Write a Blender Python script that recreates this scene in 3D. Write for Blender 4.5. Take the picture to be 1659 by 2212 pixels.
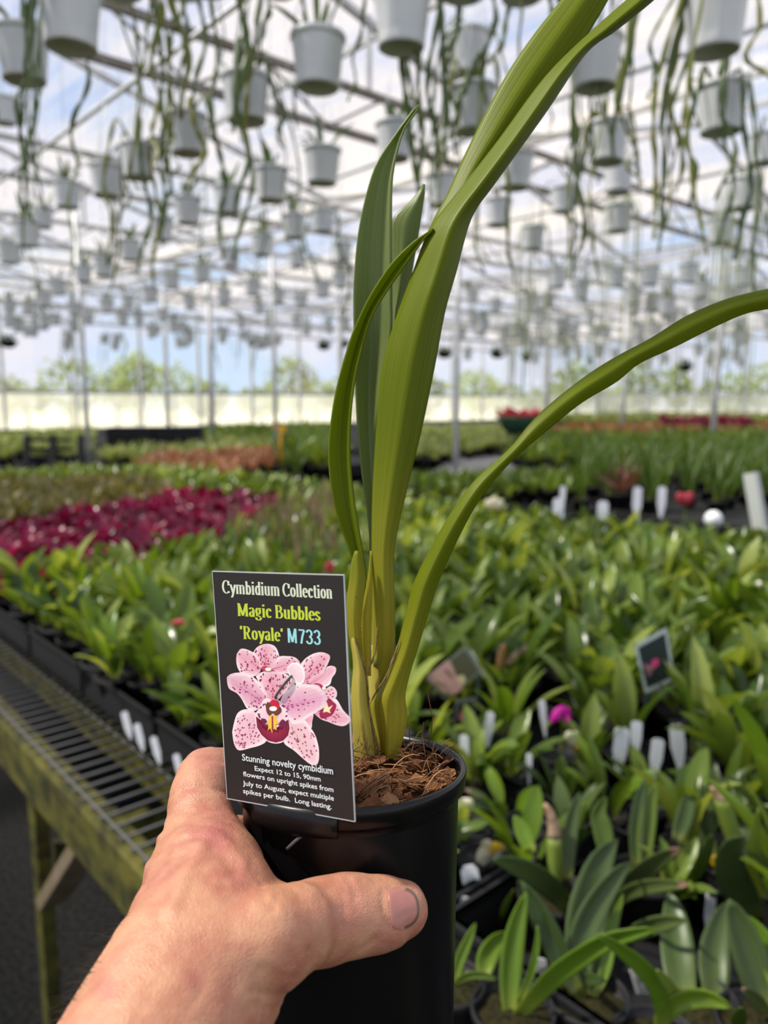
import bpy, bmesh, math, random
from mathutils import Vector, Matrix, noise
from mathutils.bvhtree import BVHTree
random.seed(7)
S = bpy.context.scene
COL = S.collection
for o in list(bpy.data.objects):
    bpy.data.objects.remove(o)
R = math.radians

# ------------------------------------------------------------------ camera
W, H, FPX = 1659.0, 2212.0, 1650.0
PITCH = R(8.1)
CAMZ = 1.40
cam_d = bpy.data.cameras.new('camera')
cam = bpy.data.objects.new('camera', cam_d); COL.objects.link(cam)
cam.location = (0, 0, CAMZ)
cam.rotation_euler = (R(90) - PITCH, 0, 0)
cam_d.sensor_fit = 'VERTICAL'; cam_d.sensor_height = 9.8; cam_d.sensor_width = 9.8
cam_d.lens = 9.8 * FPX / H
cam_d.clip_start = 0.02; cam_d.clip_end = 400
cam_d.dof.use_dof = True; cam_d.dof.focus_distance = 0.262; cam_d.dof.aperture_fstop = 2.7
S.camera = cam
CF = Vector((0, math.cos(PITCH), -math.sin(PITCH)))
CU = Vector((0, math.sin(PITCH), math.cos(PITCH)))
CR = Vector((1, 0, 0))
C0 = Vector((0, 0, CAMZ))

# ------------------------------------------------------------------ light
SUN_DIR = Vector((-0.60, 0.02, 0.80)).normalized()      # towards the sun
sl = bpy.data.lights.new('sun', 'SUN'); sl.energy = 5.6; sl.angle = R(3.0); sl.color = (1.0, 0.93, 0.80)
sun = bpy.data.objects.new('sun', sl); COL.objects.link(sun)
sun.location = (6, -3, 12)
sun.rotation_euler = SUN_DIR.to_track_quat('Z', 'Y').to_euler()

world = bpy.data.worlds.new('sky'); S.world = world
world.use_nodes = True
nt = world.node_tree; nt.nodes.clear()
def wn(t, **k):
    n = nt.nodes.new(t)
    for a, b in k.items(): setattr(n, a, b)
    return n
tc = wn('ShaderNodeTexCoord')
mp = wn('ShaderNodeMapping'); mp.inputs['Scale'].default_value = (1.0, 1.0, 2.2)
nz = wn('ShaderNodeTexNoise'); nz.inputs['Scale'].default_value = 4.6; nz.inputs['Detail'].default_value = 7; nz.inputs['Roughness'].default_value = 0.55
rp = wn('ShaderNodeValToRGB'); rp.color_ramp.elements[0].position = 0.40; rp.color_ramp.elements[1].position = 0.58
sp = wn('ShaderNodeSeparateXYZ')
gr = wn('ShaderNodeValToRGB')
gr.color_ramp.elements[0].position = 0.0; gr.color_ramp.elements[0].color = (0.62, 0.78, 0.95, 1)
gr.color_ramp.elements[1].position = 0.6; gr.color_ramp.elements[1].color = (0.22, 0.38, 0.78, 1)
mx = wn('ShaderNodeMix', data_type='RGBA')
mx.inputs['B'].default_value = (0.80, 0.80, 0.90, 1)
bg = wn('ShaderNodeBackground'); bg.inputs['Strength'].default_value = 0.90
wo = wn('ShaderNodeOutputWorld')
L = nt.links.new
L(tc.outputs['Generated'], mp.inputs['Vector']); L(mp.outputs[0], nz.inputs['Vector'])
L(nz.outputs['Fac'], rp.inputs['Fac']); L(tc.outputs['Generated'], sp.inputs[0]); L(sp.outputs['Z'], gr.inputs['Fac'])
L(rp.outputs['Color'], mx.inputs['Factor']); L(gr.outputs['Color'], mx.inputs['A'])
L(mx.outputs['Result'], bg.inputs['Color']); L(bg.outputs[0], wo.inputs['Surface'])

S.view_settings.view_transform = 'Standard'; S.view_settings.look = 'None'
S.view_settings.exposure = 0.28; S.view_settings.gamma = 1.0; S.view_settings.use_curve_mapping = False
cy = S.cycles
cy.max_bounces = 7; cy.diffuse_bounces = 3; cy.glossy_bounces = 3; cy.transmission_bounces = 5; cy.transparent_max_bounces = 16
cy.sample_clamp_indirect = 6.0; cy.caustics_reflective = False; cy.caustics_refractive = False
cy.use_denoising = True

# ------------------------------------------------------------------ coordinates
def P(px, py, d):
    """world point seen at photo pixel (px,py), d metres along the view axis"""
    return C0 + CF * d + CR * ((px - W / 2) / FPX * d) + CU * ((H / 2 - py) / FPX * d)
def ray(px, py):
    return (CF + CR * ((px - W / 2) / FPX) + CU * ((H / 2 - py) / FPX))
def G(px, py, z):
    """where the line of sight through (px,py) meets height z"""
    r = ray(px, py); t = (z - CAMZ) / r.z
    return C0 + r * t
def proj(p):
    q = Vector(p) - C0; d = q.dot(CF)
    if d <= 0.01: return (-9e9, -9e9, d)
    return (W / 2 + q.dot(CR) / d * FPX, H / 2 - q.dot(CU) / d * FPX, d)
# the house's own axes: U runs along the benches, V across them
UD = Vector((-math.sin(R(41.5)), math.cos(R(41.5)), 0)); VD = Vector((math.cos(R(41.5)), math.sin(R(41.5)), 0))
def UV(u, v, z=0.0): return UD * u + VD * v + Vector((0, 0, z))
def toUV(p): return (p.x * UD.x + p.y * UD.y, p.x * VD.x + p.y * VD.y)
ROTZ = R(41.5)     # local x -> VD, local y -> UD

# ------------------------------------------------------------------ mesh helpers
class MB:
    def __init__(s): s.v = []; s.f = []; s.uv = []; s.t = []; s.m = []
    def add(s, vs, fs, uv=None, tint=(0.5, 0.5, 0.5), mi=0):
        k = len(s.v); s.v += [Vector(a) for a in vs]; s.f += [tuple(i + k for i in f) for f in fs]; s.m += [mi] * len(fs)
        s.uv += list(uv) if uv else [(0.0, 0.0)] * len(vs)
        if isinstance(tint, list): s.t += tint
        else: s.t += [tint] * len(vs)
    def grid(s, rows, close=False, cap0=False, cap1=False, uv=None, tint=(0.5, 0.5, 0.5), mi=0):
        n = len(rows[0]); vs = [p for r in rows for p in r]; fs = []
        for i in range(len(rows) - 1):
            for j in range(n if close else n - 1):
                a = i * n + j; b = i * n + (j + 1) % n
                fs.append((a, b, b + n, a + n))
        if cap0: fs.append(tuple(range(n))[::-1])
        if cap1: fs.append(tuple(range((len(rows) - 1) * n, len(rows) * n)))
        s.add(vs, fs, uv, tint, mi)
    def tube(s, pts, ra, rb=None, n=8, cap=True, ref=None, tint=(0.5, 0.5, 0.5), mi=0, tl=None):
        """pts path, ra / rb radii per point (numbers or lists); rb along 'ref'"""
        pts = [Vector(p) for p in pts]; N = len(pts)
        A = ra if isinstance(ra, (list, tuple)) else [ra] * N
        B = A if rb is None else (rb if isinstance(rb, (list, tuple)) else [rb] * N)
        rows = []; prev = Vector(ref) if ref is not None else None; tints = []
        for i in range(N):
            t = (pts[min(i + 1, N - 1)] - pts[max(i - 1, 0)])
            if t.length < 1e-9: t = Vector((0, 0, 1))
            t.normalize()
            up = prev if prev is not None else (Vector((0, 0, 1)) if abs(t.z) < 0.9 else Vector((1, 0, 0)))
            b = up - t * up.dot(t)
            if b.length < 1e-6: b = t.orthogonal()
            b.normalize(); a = t.cross(b)
            if ref is None: prev = b
            rows.append([pts[i] + a * (A[i] * math.cos(2 * math.pi * k / n)) + b * (B[i] * math.sin(2 * math.pi * k / n)) for k in range(n)])
            if tl: tints += [(tint[0], i / (N - 1), tint[2])] * n
        s.grid(rows, True, cap, cap, None, tints if tl else tint, mi)
    def lathe(s, prof, n=32, c=(0, 0, 0), axis=None, x=None, fn=None, tint=(0.5, 0.5, 0.5), cap0=False, cap1=False, mi=0):
        c = Vector(c); axis = Vector(axis or (0, 0, 1)); x = Vector(x or (1, 0, 0)); y = axis.cross(x)
        rows = []
        for r, z in prof:
            row = []
            for k in range(n):
                a = 2 * math.pi * k / n; q = r * (fn(a, z) if fn else 1)
                row.append(c + axis * z + x * (q * math.cos(a)) + y * (q * math.sin(a)))
            rows.append(row)
        s.grid(rows, True, cap0, cap1, None, tint, mi)
    def box(s, c, sx, sy, sz, ax=None, ay=None, az=None, tint=(0.5, 0.5, 0.5), mi=0):
        c = Vector(c); ax = Vector(ax or (1, 0, 0)); ay = Vector(ay or (0, 1, 0)); az = Vector(az or (0, 0, 1))
        vs = [c + ax * (i * sx / 2) + ay * (j * sy / 2) + az * (k * sz / 2) for i in (-1, 1) for j in (-1, 1) for k in (-1, 1)]
        s.add(vs, [(0, 1, 3, 2), (4, 6, 7, 5), (0, 4, 5, 1), (2, 3, 7, 6), (0, 2, 6, 4), (1, 5, 7, 3)], None, tint, mi)
    def bar(s, p, q, w, h, up=(0, 0, 1), mi=0):
        p = Vector(p); q = Vector(q); t = (q - p); l = t.length; t.normalize()
        b = Vector(up) - t * Vector(up).dot(t)
        if b.length < 1e-5: b = t.orthogonal()
        b.normalize(); s.box((p + q) / 2, l, w, h, t, b.cross(t), b, mi=mi)
    def build(s, name, mat, parent=None, smooth=True, loc=None, bev=0):
        """one mesh object; vertices are in world space (or in the parent's own space if the parent sits at the origin)"""
        me = bpy.data.meshes.new(name)
        off = Vector((0, 0, 0))
        if parent is not None: off = Vector(parent.get('_w', (0, 0, 0)))
        elif loc is not None: off = Vector(loc)
        me.from_pydata([tuple(a - off) for a in s.v], [], s.f)
        uvl = me.uv_layers.new(name='UVMap'); 
        uvl.data.foreach_set('uv', [c for lo in me.loops for c in s.uv[lo.vertex_index]])
        ca = me.color_attributes.new('tint', 'FLOAT_COLOR', 'POINT')
        ca.data.foreach_set('color', [c for t in s.t for c in (t[0], t[1], t[2], 1.0)])
        for m in (mat if isinstance(mat, (list, tuple)) else [mat]): me.materials.append(m)
        if len(me.materials) > 1: me.polygons.foreach_set('material_index', s.m)
        if smooth: me.polygons.foreach_set('use_smooth', [True] * len(me.polygons))
        me.update()
        o = bpy.data.objects.new(name, me); COL.objects.link(o)
        if parent is not None:
            o.parent = parent; o.location = Vector(s_off(parent)) * 0
            o['_w'] = tuple(off)
        elif loc is not None: o.location = loc
        if bev:
            m = o.modifiers.new('bevel', 'BEVEL'); m.width = bev; m.segments = 2; m.limit_method = 'ANGLE'
        return o
def s_off(p): return p.get('_w', (0, 0, 0))
def tag(o, label=None, cat=None, group=None, kind=None):
    if label: o['label'] = label
    if cat: o['category'] = cat
    if group: o['group'] = group
    if kind: o['kind'] = kind
    return o
def thing(name, loc, label, cat, group=None, kind=None):
    o = bpy.data.objects.new(name, None); COL.objects.link(o); o.location = loc; o['_w'] = tuple(loc)
    o.empty_display_size = 0.02
    return tag(o, label, cat, group, kind)
def copy_tree(o, parent=None):
    c = o.copy(); COL.objects.link(c)
    if parent is not None: c.parent = parent
    for ch in list(o.children): copy_tree(ch, c)
    return c
def delete_tree(o):
    for ch in list(o.children): delete_tree(ch)
    bpy.data.objects.remove(o)
def cr(pts, n):
    """Catmull-Rom through pts, n samples by chord length"""
    pts = [Vector(p) for p in pts]
    if len(pts) == 2: return [pts[0].lerp(pts[1], i / (n - 1)) for i in range(n)]
    q = [pts[0] * 2 - pts[1]] + pts + [pts[-1] * 2 - pts[-2]]
    ds = [0.0]
    for i in range(len(pts) - 1): ds.append(ds[-1] + (pts[i + 1] - pts[i]).length)
    out = []
    for k in range(n):
        d = ds[-1] * k / (n - 1); i = 0
        while i < len(pts) - 2 and d > ds[i + 1]: i += 1
        t = (d - ds[i]) / max(ds[i + 1] - ds[i], 1e-9); t = min(max(t, 0), 1)
        a, b, c, e = q[i], q[i + 1], q[i + 2], q[i + 3]
        out.append(0.5 * ((2 * b) + (c - a) * t + (2 * a - 5 * b + 4 * c - e) * t * t + (3 * b - a - 3 * c + e) * t ** 3))
    return out
def lerps(vals, n):
    out = []
    for k in range(n):
        x = k / (n - 1) * (len(vals) - 1); i = min(int(x), len(vals) - 2); f = x - i
        out.append(vals[i] * (1 - f) + vals[i + 1] * f)
    return out

# ------------------------------------------------------------------ materials
def newmat(name):
    m = bpy.data.materials.new(name); m.use_nodes = True
    t = m.node_tree; t.nodes.clear()
    out = t.nodes.new('ShaderNodeOutputMaterial')
    return m, t, out
def N(t, typ, ins=None, **k):
    n = t.nodes.new(typ)
    for a, b in k.items(): setattr(n, a, b)
    for a, b in (ins or {}).items(): n.inputs[a].default_value = b
    return n
def c4(c): return (c[0], c[1], c[2], 1.0)
def simple(name, col, rough=0.5, spec=0.5, var=0.0, scale=20.0, col2=None, metal=0.0, bump=0.0, bscale=60.0, stretch=None, detail=4, objrand=0.0, lo=0.35, hi=0.65, sss=0.0):
    m, t, out = newmat(name)
    b = N(t, 'ShaderNodeBsdfPrincipled', {'Roughness': rough, 'Specular IOR Level': spec, 'Metallic': metal})
    l = t.links.new
    tcn = N(t, 'ShaderNodeTexCoord')
    vec = tcn.outputs['Object']
    if stretch:
        mpn = N(t, 'ShaderNodeMapping', {'Scale': stretch}); l(vec, mpn.inputs['Vector']); vec = mpn.outputs[0]
    if var or col2:
        nzn = N(t, 'ShaderNodeTexNoise', {'Scale': scale, 'Detail': detail}); l(vec, nzn.inputs['Vector'])
        mr = N(t, 'ShaderNodeMapRange', {'From Min': lo, 'From Max': hi}); l(nzn.outputs['Fac'], mr.inputs['Value'])
        mixn = N(t, 'ShaderNodeMix', {'A': c4(col), 'B': c4(col2 or [c * (1 + var) for c in col])}, data_type='RGBA')
        l(mr.outputs[0], mixn.inputs['Factor']); l(mixn.outputs['Result'], b.inputs['Base Color'])
    else: b.inputs['Base Color'].default_value = c4(col)
    if bump:
        nb = N(t, 'ShaderNodeTexNoise', {'Scale': bscale, 'Detail': 5}); l(vec, nb.inputs['Vector'])
        bp = N(t, 'ShaderNodeBump', {'Strength': bump, 'Distance': 0.002}); l(nb.outputs['Fac'], bp.inputs['Height']); l(bp.outputs[0], b.inputs['Normal'])
    if sss: b.inputs['Subsurface Weight'].default_value = sss
    l(b.outputs[0], out.inputs['Surface'])
    return m
def leafmat(name, c1, c2, cbase=None, basek=0.25, rough=0.4, trans=0.35, tcol=None, veins=0, objv=0.35, ctip=None, tipk=0.93, spec=0.4):
    """c1..c2 by the leaf's own random tint; cbase near the base; ctip beyond tipk; translucent"""
    m, t, out = newmat(name); l = t.links.new
    at = N(t, 'ShaderNodeAttribute', attribute_name='tint'); sx = N(t, 'ShaderNodeSeparateColor'); l(at.outputs['Color'], sx.inputs[0])
    oi = N(t, 'ShaderNodeObjectInfo')
    add = N(t, 'ShaderNodeMath', {2: 0.0}, operation='MULTIPLY_ADD'); add.inputs[1].default_value = objv; l(oi.outputs['Random'], add.inputs[0]); l(sx.outputs[0], add.inputs[2])
    sub = N(t, 'ShaderNodeMath', operation='SUBTRACT', use_clamp=True); l(add.outputs[0], sub.inputs[0]); sub.inputs[1].default_value = objv / 2
    mixn = N(t, 'ShaderNodeMix', {'A': c4(c1), 'B': c4(c2)}, data_type='RGBA'); l(sub.outputs[0], mixn.inputs['Factor'])
    col = mixn.outputs['Result']
    if cbase:
        mr = N(t, 'ShaderNodeMapRange', {'From Min': 0.0, 'From Max': basek, 'To Min': 1.0, 'To Max': 0.0}, interpolation_type='SMOOTHSTEP'); l(sx.outputs[1], mr.inputs['Value'])
        m2 = N(t, 'ShaderNodeMix', {'B': c4(cbase)}, data_type='RGBA'); l(mr.outputs[0], m2.inputs['Factor']); l(col, m2.inputs['A']); col = m2.outputs['Result']
    if ctip:
        mr = N(t, 'ShaderNodeMapRange', {'From Min': tipk, 'From Max': min(tipk + 0.06, 1.0)}); l(sx.outputs[1], mr.inputs['Value'])
        m2 = N(t, 'ShaderNodeMix', {'B': c4(ctip)}, data_type='RGBA'); l(mr.outputs[0], m2.inputs['Factor']); l(col, m2.inputs['A']); col = m2.outputs['Result']
    b = N(t, 'ShaderNodeBsdfPrincipled', {'Roughness': rough, 'Specular IOR Level': spec})
    if veins:
        uvn = N(t, 'ShaderNodeUVMap'); mpn = N(t, 'ShaderNodeMapping', {'Scale': (veins, 0.6, 1)}); l(uvn.outputs[0], mpn.inputs['Vector'])
        nzn = N(t, 'ShaderNodeTexNoise', {'Scale': 1.0, 'Detail': 3}); l(mpn.outputs[0], nzn.inputs['Vector'])
        mr = N(t, 'ShaderNodeMapRange', {'From Min': 0.3, 'From Max': 0.7, 'To Min': 0.86, 'To Max': 1.14}); l(nzn.outputs['Fac'], mr.inputs['Value'])
        m3 = N(t, 'ShaderNodeVectorMath', operation='MULTIPLY'); l(col, m3.inputs[0]); l(mr.outputs[0], m3.inputs[1]); col = m3.outputs[0]
        bp = N(t, 'ShaderNodeBump', {'Strength': 0.25, 'Distance': 0.0006}); l(nzn.outputs['Fac'], bp.inputs['Height']); l(bp.outputs[0], b.inputs['Normal'])
    tr = N(t, 'ShaderNodeBsdfTranslucent')
    m4 = N(t, 'ShaderNodeVectorMath', operation='MULTIPLY'); l(col, m4.inputs[0]); m4.inputs[1].default_value = tcol or (1.9, 1.7, 0.7); l(m4.outputs[0], tr.inputs['Color'])
    l(col, b.inputs['Base Color'])
    ms = N(t, 'ShaderNodeMixShader', {0: trans}); l(b.outputs[0], ms.inputs[1]); l(tr.outputs[0], ms.inputs[2]); l(ms.outputs[0], out.inputs['Surface'])
    return m
def vcol(name, rough=0.4, spec=0.4):
    m, t, out = newmat(name)
    at = N(t, 'ShaderNodeAttribute', attribute_name='tint'); b = N(t, 'ShaderNodeBsdfPrincipled', {'Roughness': rough, 'Specular IOR Level': spec})
    t.links.new(at.outputs['Color'], b.inputs['Base Color']); t.links.new(b.outputs[0], out.inputs['Surface'])
    return m

M = {}
M['black'] = simple('black_plastic', (0.0035, 0.0035, 0.004), 0.27, 0.32, bump=0.02, bscale=300)
M['blackmat'] = simple('dull_black_plastic', (0.010, 0.010, 0.011), 0.6, 0.3)
M['weedmat'] = simple('black_weed_mat', (0.012, 0.012, 0.012), 0.9, 0.1, col2=(0.03, 0.032, 0.03), scale=60)
M['white'] = simple('white_pot_plastic', (0.56, 0.58, 0.60), 0.35, 0.5, col2=(0.50, 0.52, 0.545), scale=6)
M['tag'] = simple('white_tag_plastic', (0.90, 0.91, 0.91), 0.5, 0.4)
M['print'] = simple('grey_handwriting', (0.25, 0.25, 0.27), 0.6, 0.2)
M['steel'] = simple('galvanised_steel', (0.55, 0.56, 0.57), 0.5, 0.5, col2=(0.42, 0.42, 0.43), scale=8, metal=0.3)
M['brownish'] = simple('brown_girder_steel', (0.15, 0.125, 0.105), 0.6, 0.4, col2=(0.22, 0.20, 0.18), scale=4)
M['wire'] = simple('dull_wire', (0.085, 0.085, 0.082), 0.6, 0.25)  # tone lowered to stand for shadow at the bench edge
M['string'] = simple('white_string', (0.72, 0.74, 0.75), 0.6, 0.3)
M['gravel'] = simple('dark_gravel', (0.0035, 0.0035, 0.0035), 0.9, 0.1, col2=(0.022, 0.022, 0.0215), scale=85, bump=1.0, bscale=90, detail=3)  # gravel blackened further to stand for shadow over the aisle floor
M['moss_wood'] = simple('mossy_timber', (0.095, 0.088, 0.016), 0.8, 0.2, col2=(0.022, 0.023, 0.008), scale=9, stretch=(3, 0.8, 3), bump=0.4, bscale=40)  # mossy tones, lowered to stand for shade on the rail
M['wood'] = simple('weathered_timber', (0.20, 0.15, 0.11), 0.8, 0.2, col2=(0.13, 0.11, 0.05), scale=9, stretch=(3, 3, .8))
M['moss'] = simple('wet_moss', (0.030, 0.028, 0.009), 0.9, 0.1, col2=(0.012, 0.010, 0.005), scale=200, bump=1, bscale=200)
# ================================================================== STRUCTURE
UF, VF = 22.0, 28.0       # far end wall (along U) and far side wall (along V)
ROOF_EAVE, ROOF_RIDGE, SPAN = 3.85, 4.75, 7.0
def roof_z(v):
    f = ((v + 1.2) / SPAN) % 1.0
    return ROOF_EAVE + (ROOF_RIDGE - ROOF_EAVE) * (1 - abs(2 * f - 1))
# floor
b = MB(); b.add([UV(-6, -8), UV(UF, -8), UV(UF, VF), UV(-6, VF)], [(0, 3, 2, 1)])
tag(b.build('floor', M['gravel'], smooth=False), kind='structure')
# ground outside
mg = simple('sunny_dry_grass', (0.62, 0.60, 0.42), 0.9, 0.1, col2=(0.74, 0.72, 0.56), scale=0.6)
b = MB(); b.add([(-120, -40, -0.06), (120, -40, -0.06), (120, 160, -0.06), (-120, 160, -0.06)], [(0, 1, 2, 3)])
tag(b.build('ground_outside', mg, smooth=False), kind='structure')

# roof sheeting: clear and milky corrugated sheets
def sheet_mat(name, milky=(0.25, 0.75), tint=(0.96, 0.97, 1.0), tcol=(0.80, 0.71, 0.58), sheet=1.05):
    m, t, out = newmat(name); l = t.links.new
    tcn = N(t, 'ShaderNodeTexCoord')
    mpn = N(t, 'ShaderNodeMapping', {'Scale': (0.04, 1 / sheet, 0.04)}); l(tcn.outputs['Object'], mpn.inputs['Vector'])
    wn_ = N(t, 'ShaderNodeTexWhiteNoise', noise_dimensions='1D')
    sp_ = N(t, 'ShaderNodeSeparateXYZ'); l(mpn.outputs[0], sp_.inputs[0])
    fl = N(t, 'ShaderNodeMath', operation='FLOOR'); l(sp_.outputs[1], fl.inputs[0]); l(fl.outputs[0], wn_.inputs['W'])
    # dirt streaks running down the sheets, and blotches
    mp2 = N(t, 'ShaderNodeMapping', {'Scale': (0.30, 4.5, 0.30)}); l(tcn.outputs['Object'], mp2.inputs['Vector'])
    n2 = N(t, 'ShaderNodeTexNoise', {'Scale': 1.6, 'Detail': 5}); l(mp2.outputs[0], n2.inputs['Vector'])
    n3 = N(t, 'ShaderNodeTexNoise', {'Scale': 0.5, 'Detail': 4}); l(tcn.outputs['Object'], n3.inputs['Vector'])
    s1 = N(t, 'ShaderNodeMath', operation='MULTIPLY_ADD'); l(wn_.outputs['Value'], s1.inputs[0]); s1.inputs[1].default_value = 0.62; l(n2.outputs['Fac'], s1.inputs[2])
    s2 = N(t, 'ShaderNodeMath', operation='MULTIPLY_ADD'); l(n3.outputs['Fac'], s2.inputs[0]); s2.inputs[1].default_value = 0.6; l(s1.outputs[0], s2.inputs[2])
    mr = N(t, 'ShaderNodeMapRange', {'From Min': 0.78, 'From Max': 1.42, 'To Min': milky[0], 'To Max': milky[1]}); l(s2.outputs[0], mr.inputs['Value'])
    tp = N(t, 'ShaderNodeBsdfTransparent', {'Color': c4(tint)}); tl = N(t, 'ShaderNodeBsdfTranslucent', {'Color': c4(tcol)})
    df = N(t, 'ShaderNodeBsdfDiffuse', {'Color': c4((0.55, 0.54, 0.52))})
    a1 = N(t, 'ShaderNodeMixShader', {0: 0.22}); l(tl.outputs[0], a1.inputs[1]); l(df.outputs[0], a1.inputs[2])
    a2 = N(t, 'ShaderNodeMixShader'); l(mr.outputs[0], a2.inputs[0]); l(tp.outputs[0], a2.inputs[1]); l(a1.outputs[0], a2.inputs[2])
    l(a2.outputs[0], out.inputs['Surface'])
    return m
M['roof'] = sheet_mat('milky_roof_sheet', (0.04, 0.66), sheet=0.85)
M['cream'] = sheet_mat('cream_wall_sheet', (0.40, 0.60), (1, 0.98, 0.88), (0.98, 0.96, 0.86))
M['film'] = sheet_mat('clear_wall_film', (0.02, 0.16))
b = MB()
nv = int((VF + 4) / 0.25)
vs = [-4 + 0.25 * i for i in range(nv + 1)]
breaks = sorted(set(vs + [(-1.2 + SPAN * k / 2) for k in range(-1, 12) if -4 < (-1.2 + SPAN * k / 2) < VF]))
rows = []
for v in breaks: rows.append([UV(u, v, roof_z(v)) for u in (-5.0, UF)])
b.grid(rows)
ro = b.build('ceiling', M['roof'], smooth=False, loc=None)
tag(ro, kind='structure')
# the sheets' own axes: turn the object so that its local x runs along U
def turn(o):
    o.data.transform(Matrix.Rotation(-R(131.5), 4, 'Z')); o.rotation_euler = (0, 0, R(131.5))
turn(ro)

# gable ends and far walls
def wall(name, pts_lo, pts_hi, mat):
    w = MB(); n = len(pts_lo)
    w.add(pts_lo + pts_hi, [(i, i + 1, n + i + 1, n + i) for i in range(n - 1)])
    o = w.build(name, mat, smooth=False); turn(o) if name.endswith('r') else None
    return tag(o, kind='structure')
PAN = 1.70
wall('wall_end', [UV(UF, v, 0) for v in (-4, VF)], [UV(UF, v, PAN) for v in (-4, VF)], M['cream'])
wall('wall_side', [UV(u, VF, 0) for u in (UF, -6)], [UV(u, VF, PAN) for u in (UF, -6)], M['cream'])
wall('window_1', [UV(UF, v, PAN) for v in breaks], [UV(UF, v, roof_z(v)) for v in breaks], M['film'])
wall('window_2', [UV(u, VF, PAN) for u in (UF, -6)], [UV(u, VF, roof_z(VF)) for u in (UF, -6)], M['film'])
# wall studs and rails
k = 0
for i in range(17):
    v = -3.5 + i * 1.9; w = MB(); w.bar(UV(UF - .06, v, 0), UV(UF - .06, v, roof_z(v) - .02), 0.07, 0.07, UD)
    tag(w.build('trim_end_stud', M['steel'], smooth=False), kind='structure')
for i in range(15):
    u = -5 + i * 1.9; w = MB(); w.bar(UV(u, VF - .06, 0), UV(u, VF - .06, roof_z(VF) - .02), 0.07, 0.07, VD)
    tag(w.build('trim_side_stud', M['steel'], smooth=False), kind='structure')
w = MB(); w.bar(UV(UF - .1, -4, PAN), UV(UF - .1, VF, PAN), 0.05, 0.08); tag(w.build('trim_end_rail', M['steel'], smooth=False), kind='structure')
w = MB(); w.bar(UV(UF, VF - .1, PAN), UV(-6, VF - .1, PAN), 0.05, 0.08); tag(w.build('trim_side_rail', M['steel'], smooth=False), kind='structure')

# lattice girders across the house
GZ0, GZ1 = 3.42, 3.74
M['oldsteel'] = simple('dull_girder_steel', (0.42, 0.40, 0.38), 0.6, 0.4, col2=(0.52, 0.51, 0.50), scale=3)
for u in (4.75, 7.6, 10.6, 13.6, 16.8, 20.0):
    w = MB()
    w.bar(UV(u, -3.5, GZ0), UV(u, VF - .2, GZ0), 0.045, 0.05); w.bar(UV(u, -3.5, GZ1), UV(u, VF - .2, GZ1), 0.045, 0.05)
    n = int((VF + 3) / 0.55)
    for i in range(n):
        v = -3.5 + i * 0.55
        a, c = (GZ0, GZ1) if i % 2 else (GZ1, GZ0)
        w.tube([UV(u, v, a), UV(u, v + .55, c)], 0.011, n=5)
    tag(w.build('trim_roof_girder', M['brownish'] if u < 5 else M['oldsteel'], smooth=False), kind='structure')  # nearest girder dark brown, those beyond it paler
    # rafters standing on the girder
    w = MB()
    for q in range(len(breaks) - 1):
        w.bar(UV(u, breaks[q], roof_z(breaks[q]) - .05), UV(u, breaks[q + 1], roof_z(breaks[q + 1]) - .05), 0.05, 0.05)
    for kk in range(0, 8):
        v = -1.2 + SPAN * (kk + .5) / 2
        if v < VF: w.bar(UV(u, v, GZ1), UV(u, v, roof_z(v)), .03, .03, UD)
    tag(w.build('trim_rafter', M['steel'], smooth=False), kind='structure')
# pipes and purlins along the house
for i, v in enumerate((0.15, 2.2, 4.4, 6.8, 9.5, 13.0, 17.0, 22.0)):
    w = MB(); w.tube([UV(-4.5, v, GZ0 - .04), UV(UF - .1, v, GZ0 - .04)], 0.016, n=6)
    tag(w.build('trim_hanging_pipe', M['steel']), kind='structure')
for i in range(13):
    v = -3.0 + i * 2.4; w = MB(); w.bar(UV(-4.5, v, roof_z(v) - .03), UV(UF - .1, v, roof_z(v) - .03), 0.035, 0.05)
    tag(w.build('trim_purlin', M['steel'], smooth=False), kind='structure')
# support posts
for (px, py, d) in ((595, 920, 9.5), (985, 940, 7.2), (190, 960, 8.6), (365, 950, 14), (460, 940, 11.5), (735, 930, 13), (1345, 900, 15), (1542, 905, 11.0), (1290, 905, 19), (1180, 900, 12.0)):
    p = P(px, py, d); r = 0.028 if d < 10 else 0.04
    u, v = toUV(p)
    w = MB(); w.tube([UV(u, v, 0), UV(u, v, GZ0)], r, n=10); w.box(UV(u, v, 0.01), .16, .16, .02, VD, UD)
    tag(w.build('trim_support_post', M['steel']), kind='structure')
# ================================================================== THE HELD ORCHID
M['leaf_held'] = leafmat('orchid_leaf_green', (0.135, 0.185, 0.003), (0.205, 0.250, 0.004), (0.44, 0.40, 0.045), 0.30, 0.42, 0.50, (1.6, 1.55, 0.35), veins=26, objv=0.0, spec=.22)
M['leaf_olive'] = leafmat('orchid_leaf_olive', (0.145, 0.195, 0.042), (0.195, 0.24, 0.065), (0.34, 0.36, 0.05), 0.25, 0.40, 0.32, (1.5, 1.7, 0.6), veins=22, objv=0.0)
M['sheath'] = leafmat('pale_bulb_sheath', (0.42, 0.37, 0.06), (0.50, 0.42, 0.08), (0.42, 0.31, 0.07), 0.3, 0.42, 0.25, (1.5, 1.4, 0.6), veins=30, objv=0.0)
M['brown_edge'] = simple('dry_brown_margin', (0.13, 0.075, 0.035), 0.8, 0.2, col2=(0.26, 0.17, 0.09), scale=300)
M['coir'] = None
DP = 0.280
PC = P(757, 1652, DP)
PA = (CU * math.cos(R(1.0)) - CR * math.sin(R(1.0))).normalized()
PX = (CR - PA * CR.dot(PA)).normalized()
PY = PA.cross(PX)
if PY.dot(CF) < 0: PY = -PY
POTH = 0.128
pot_base = PC - PA * POTH
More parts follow.
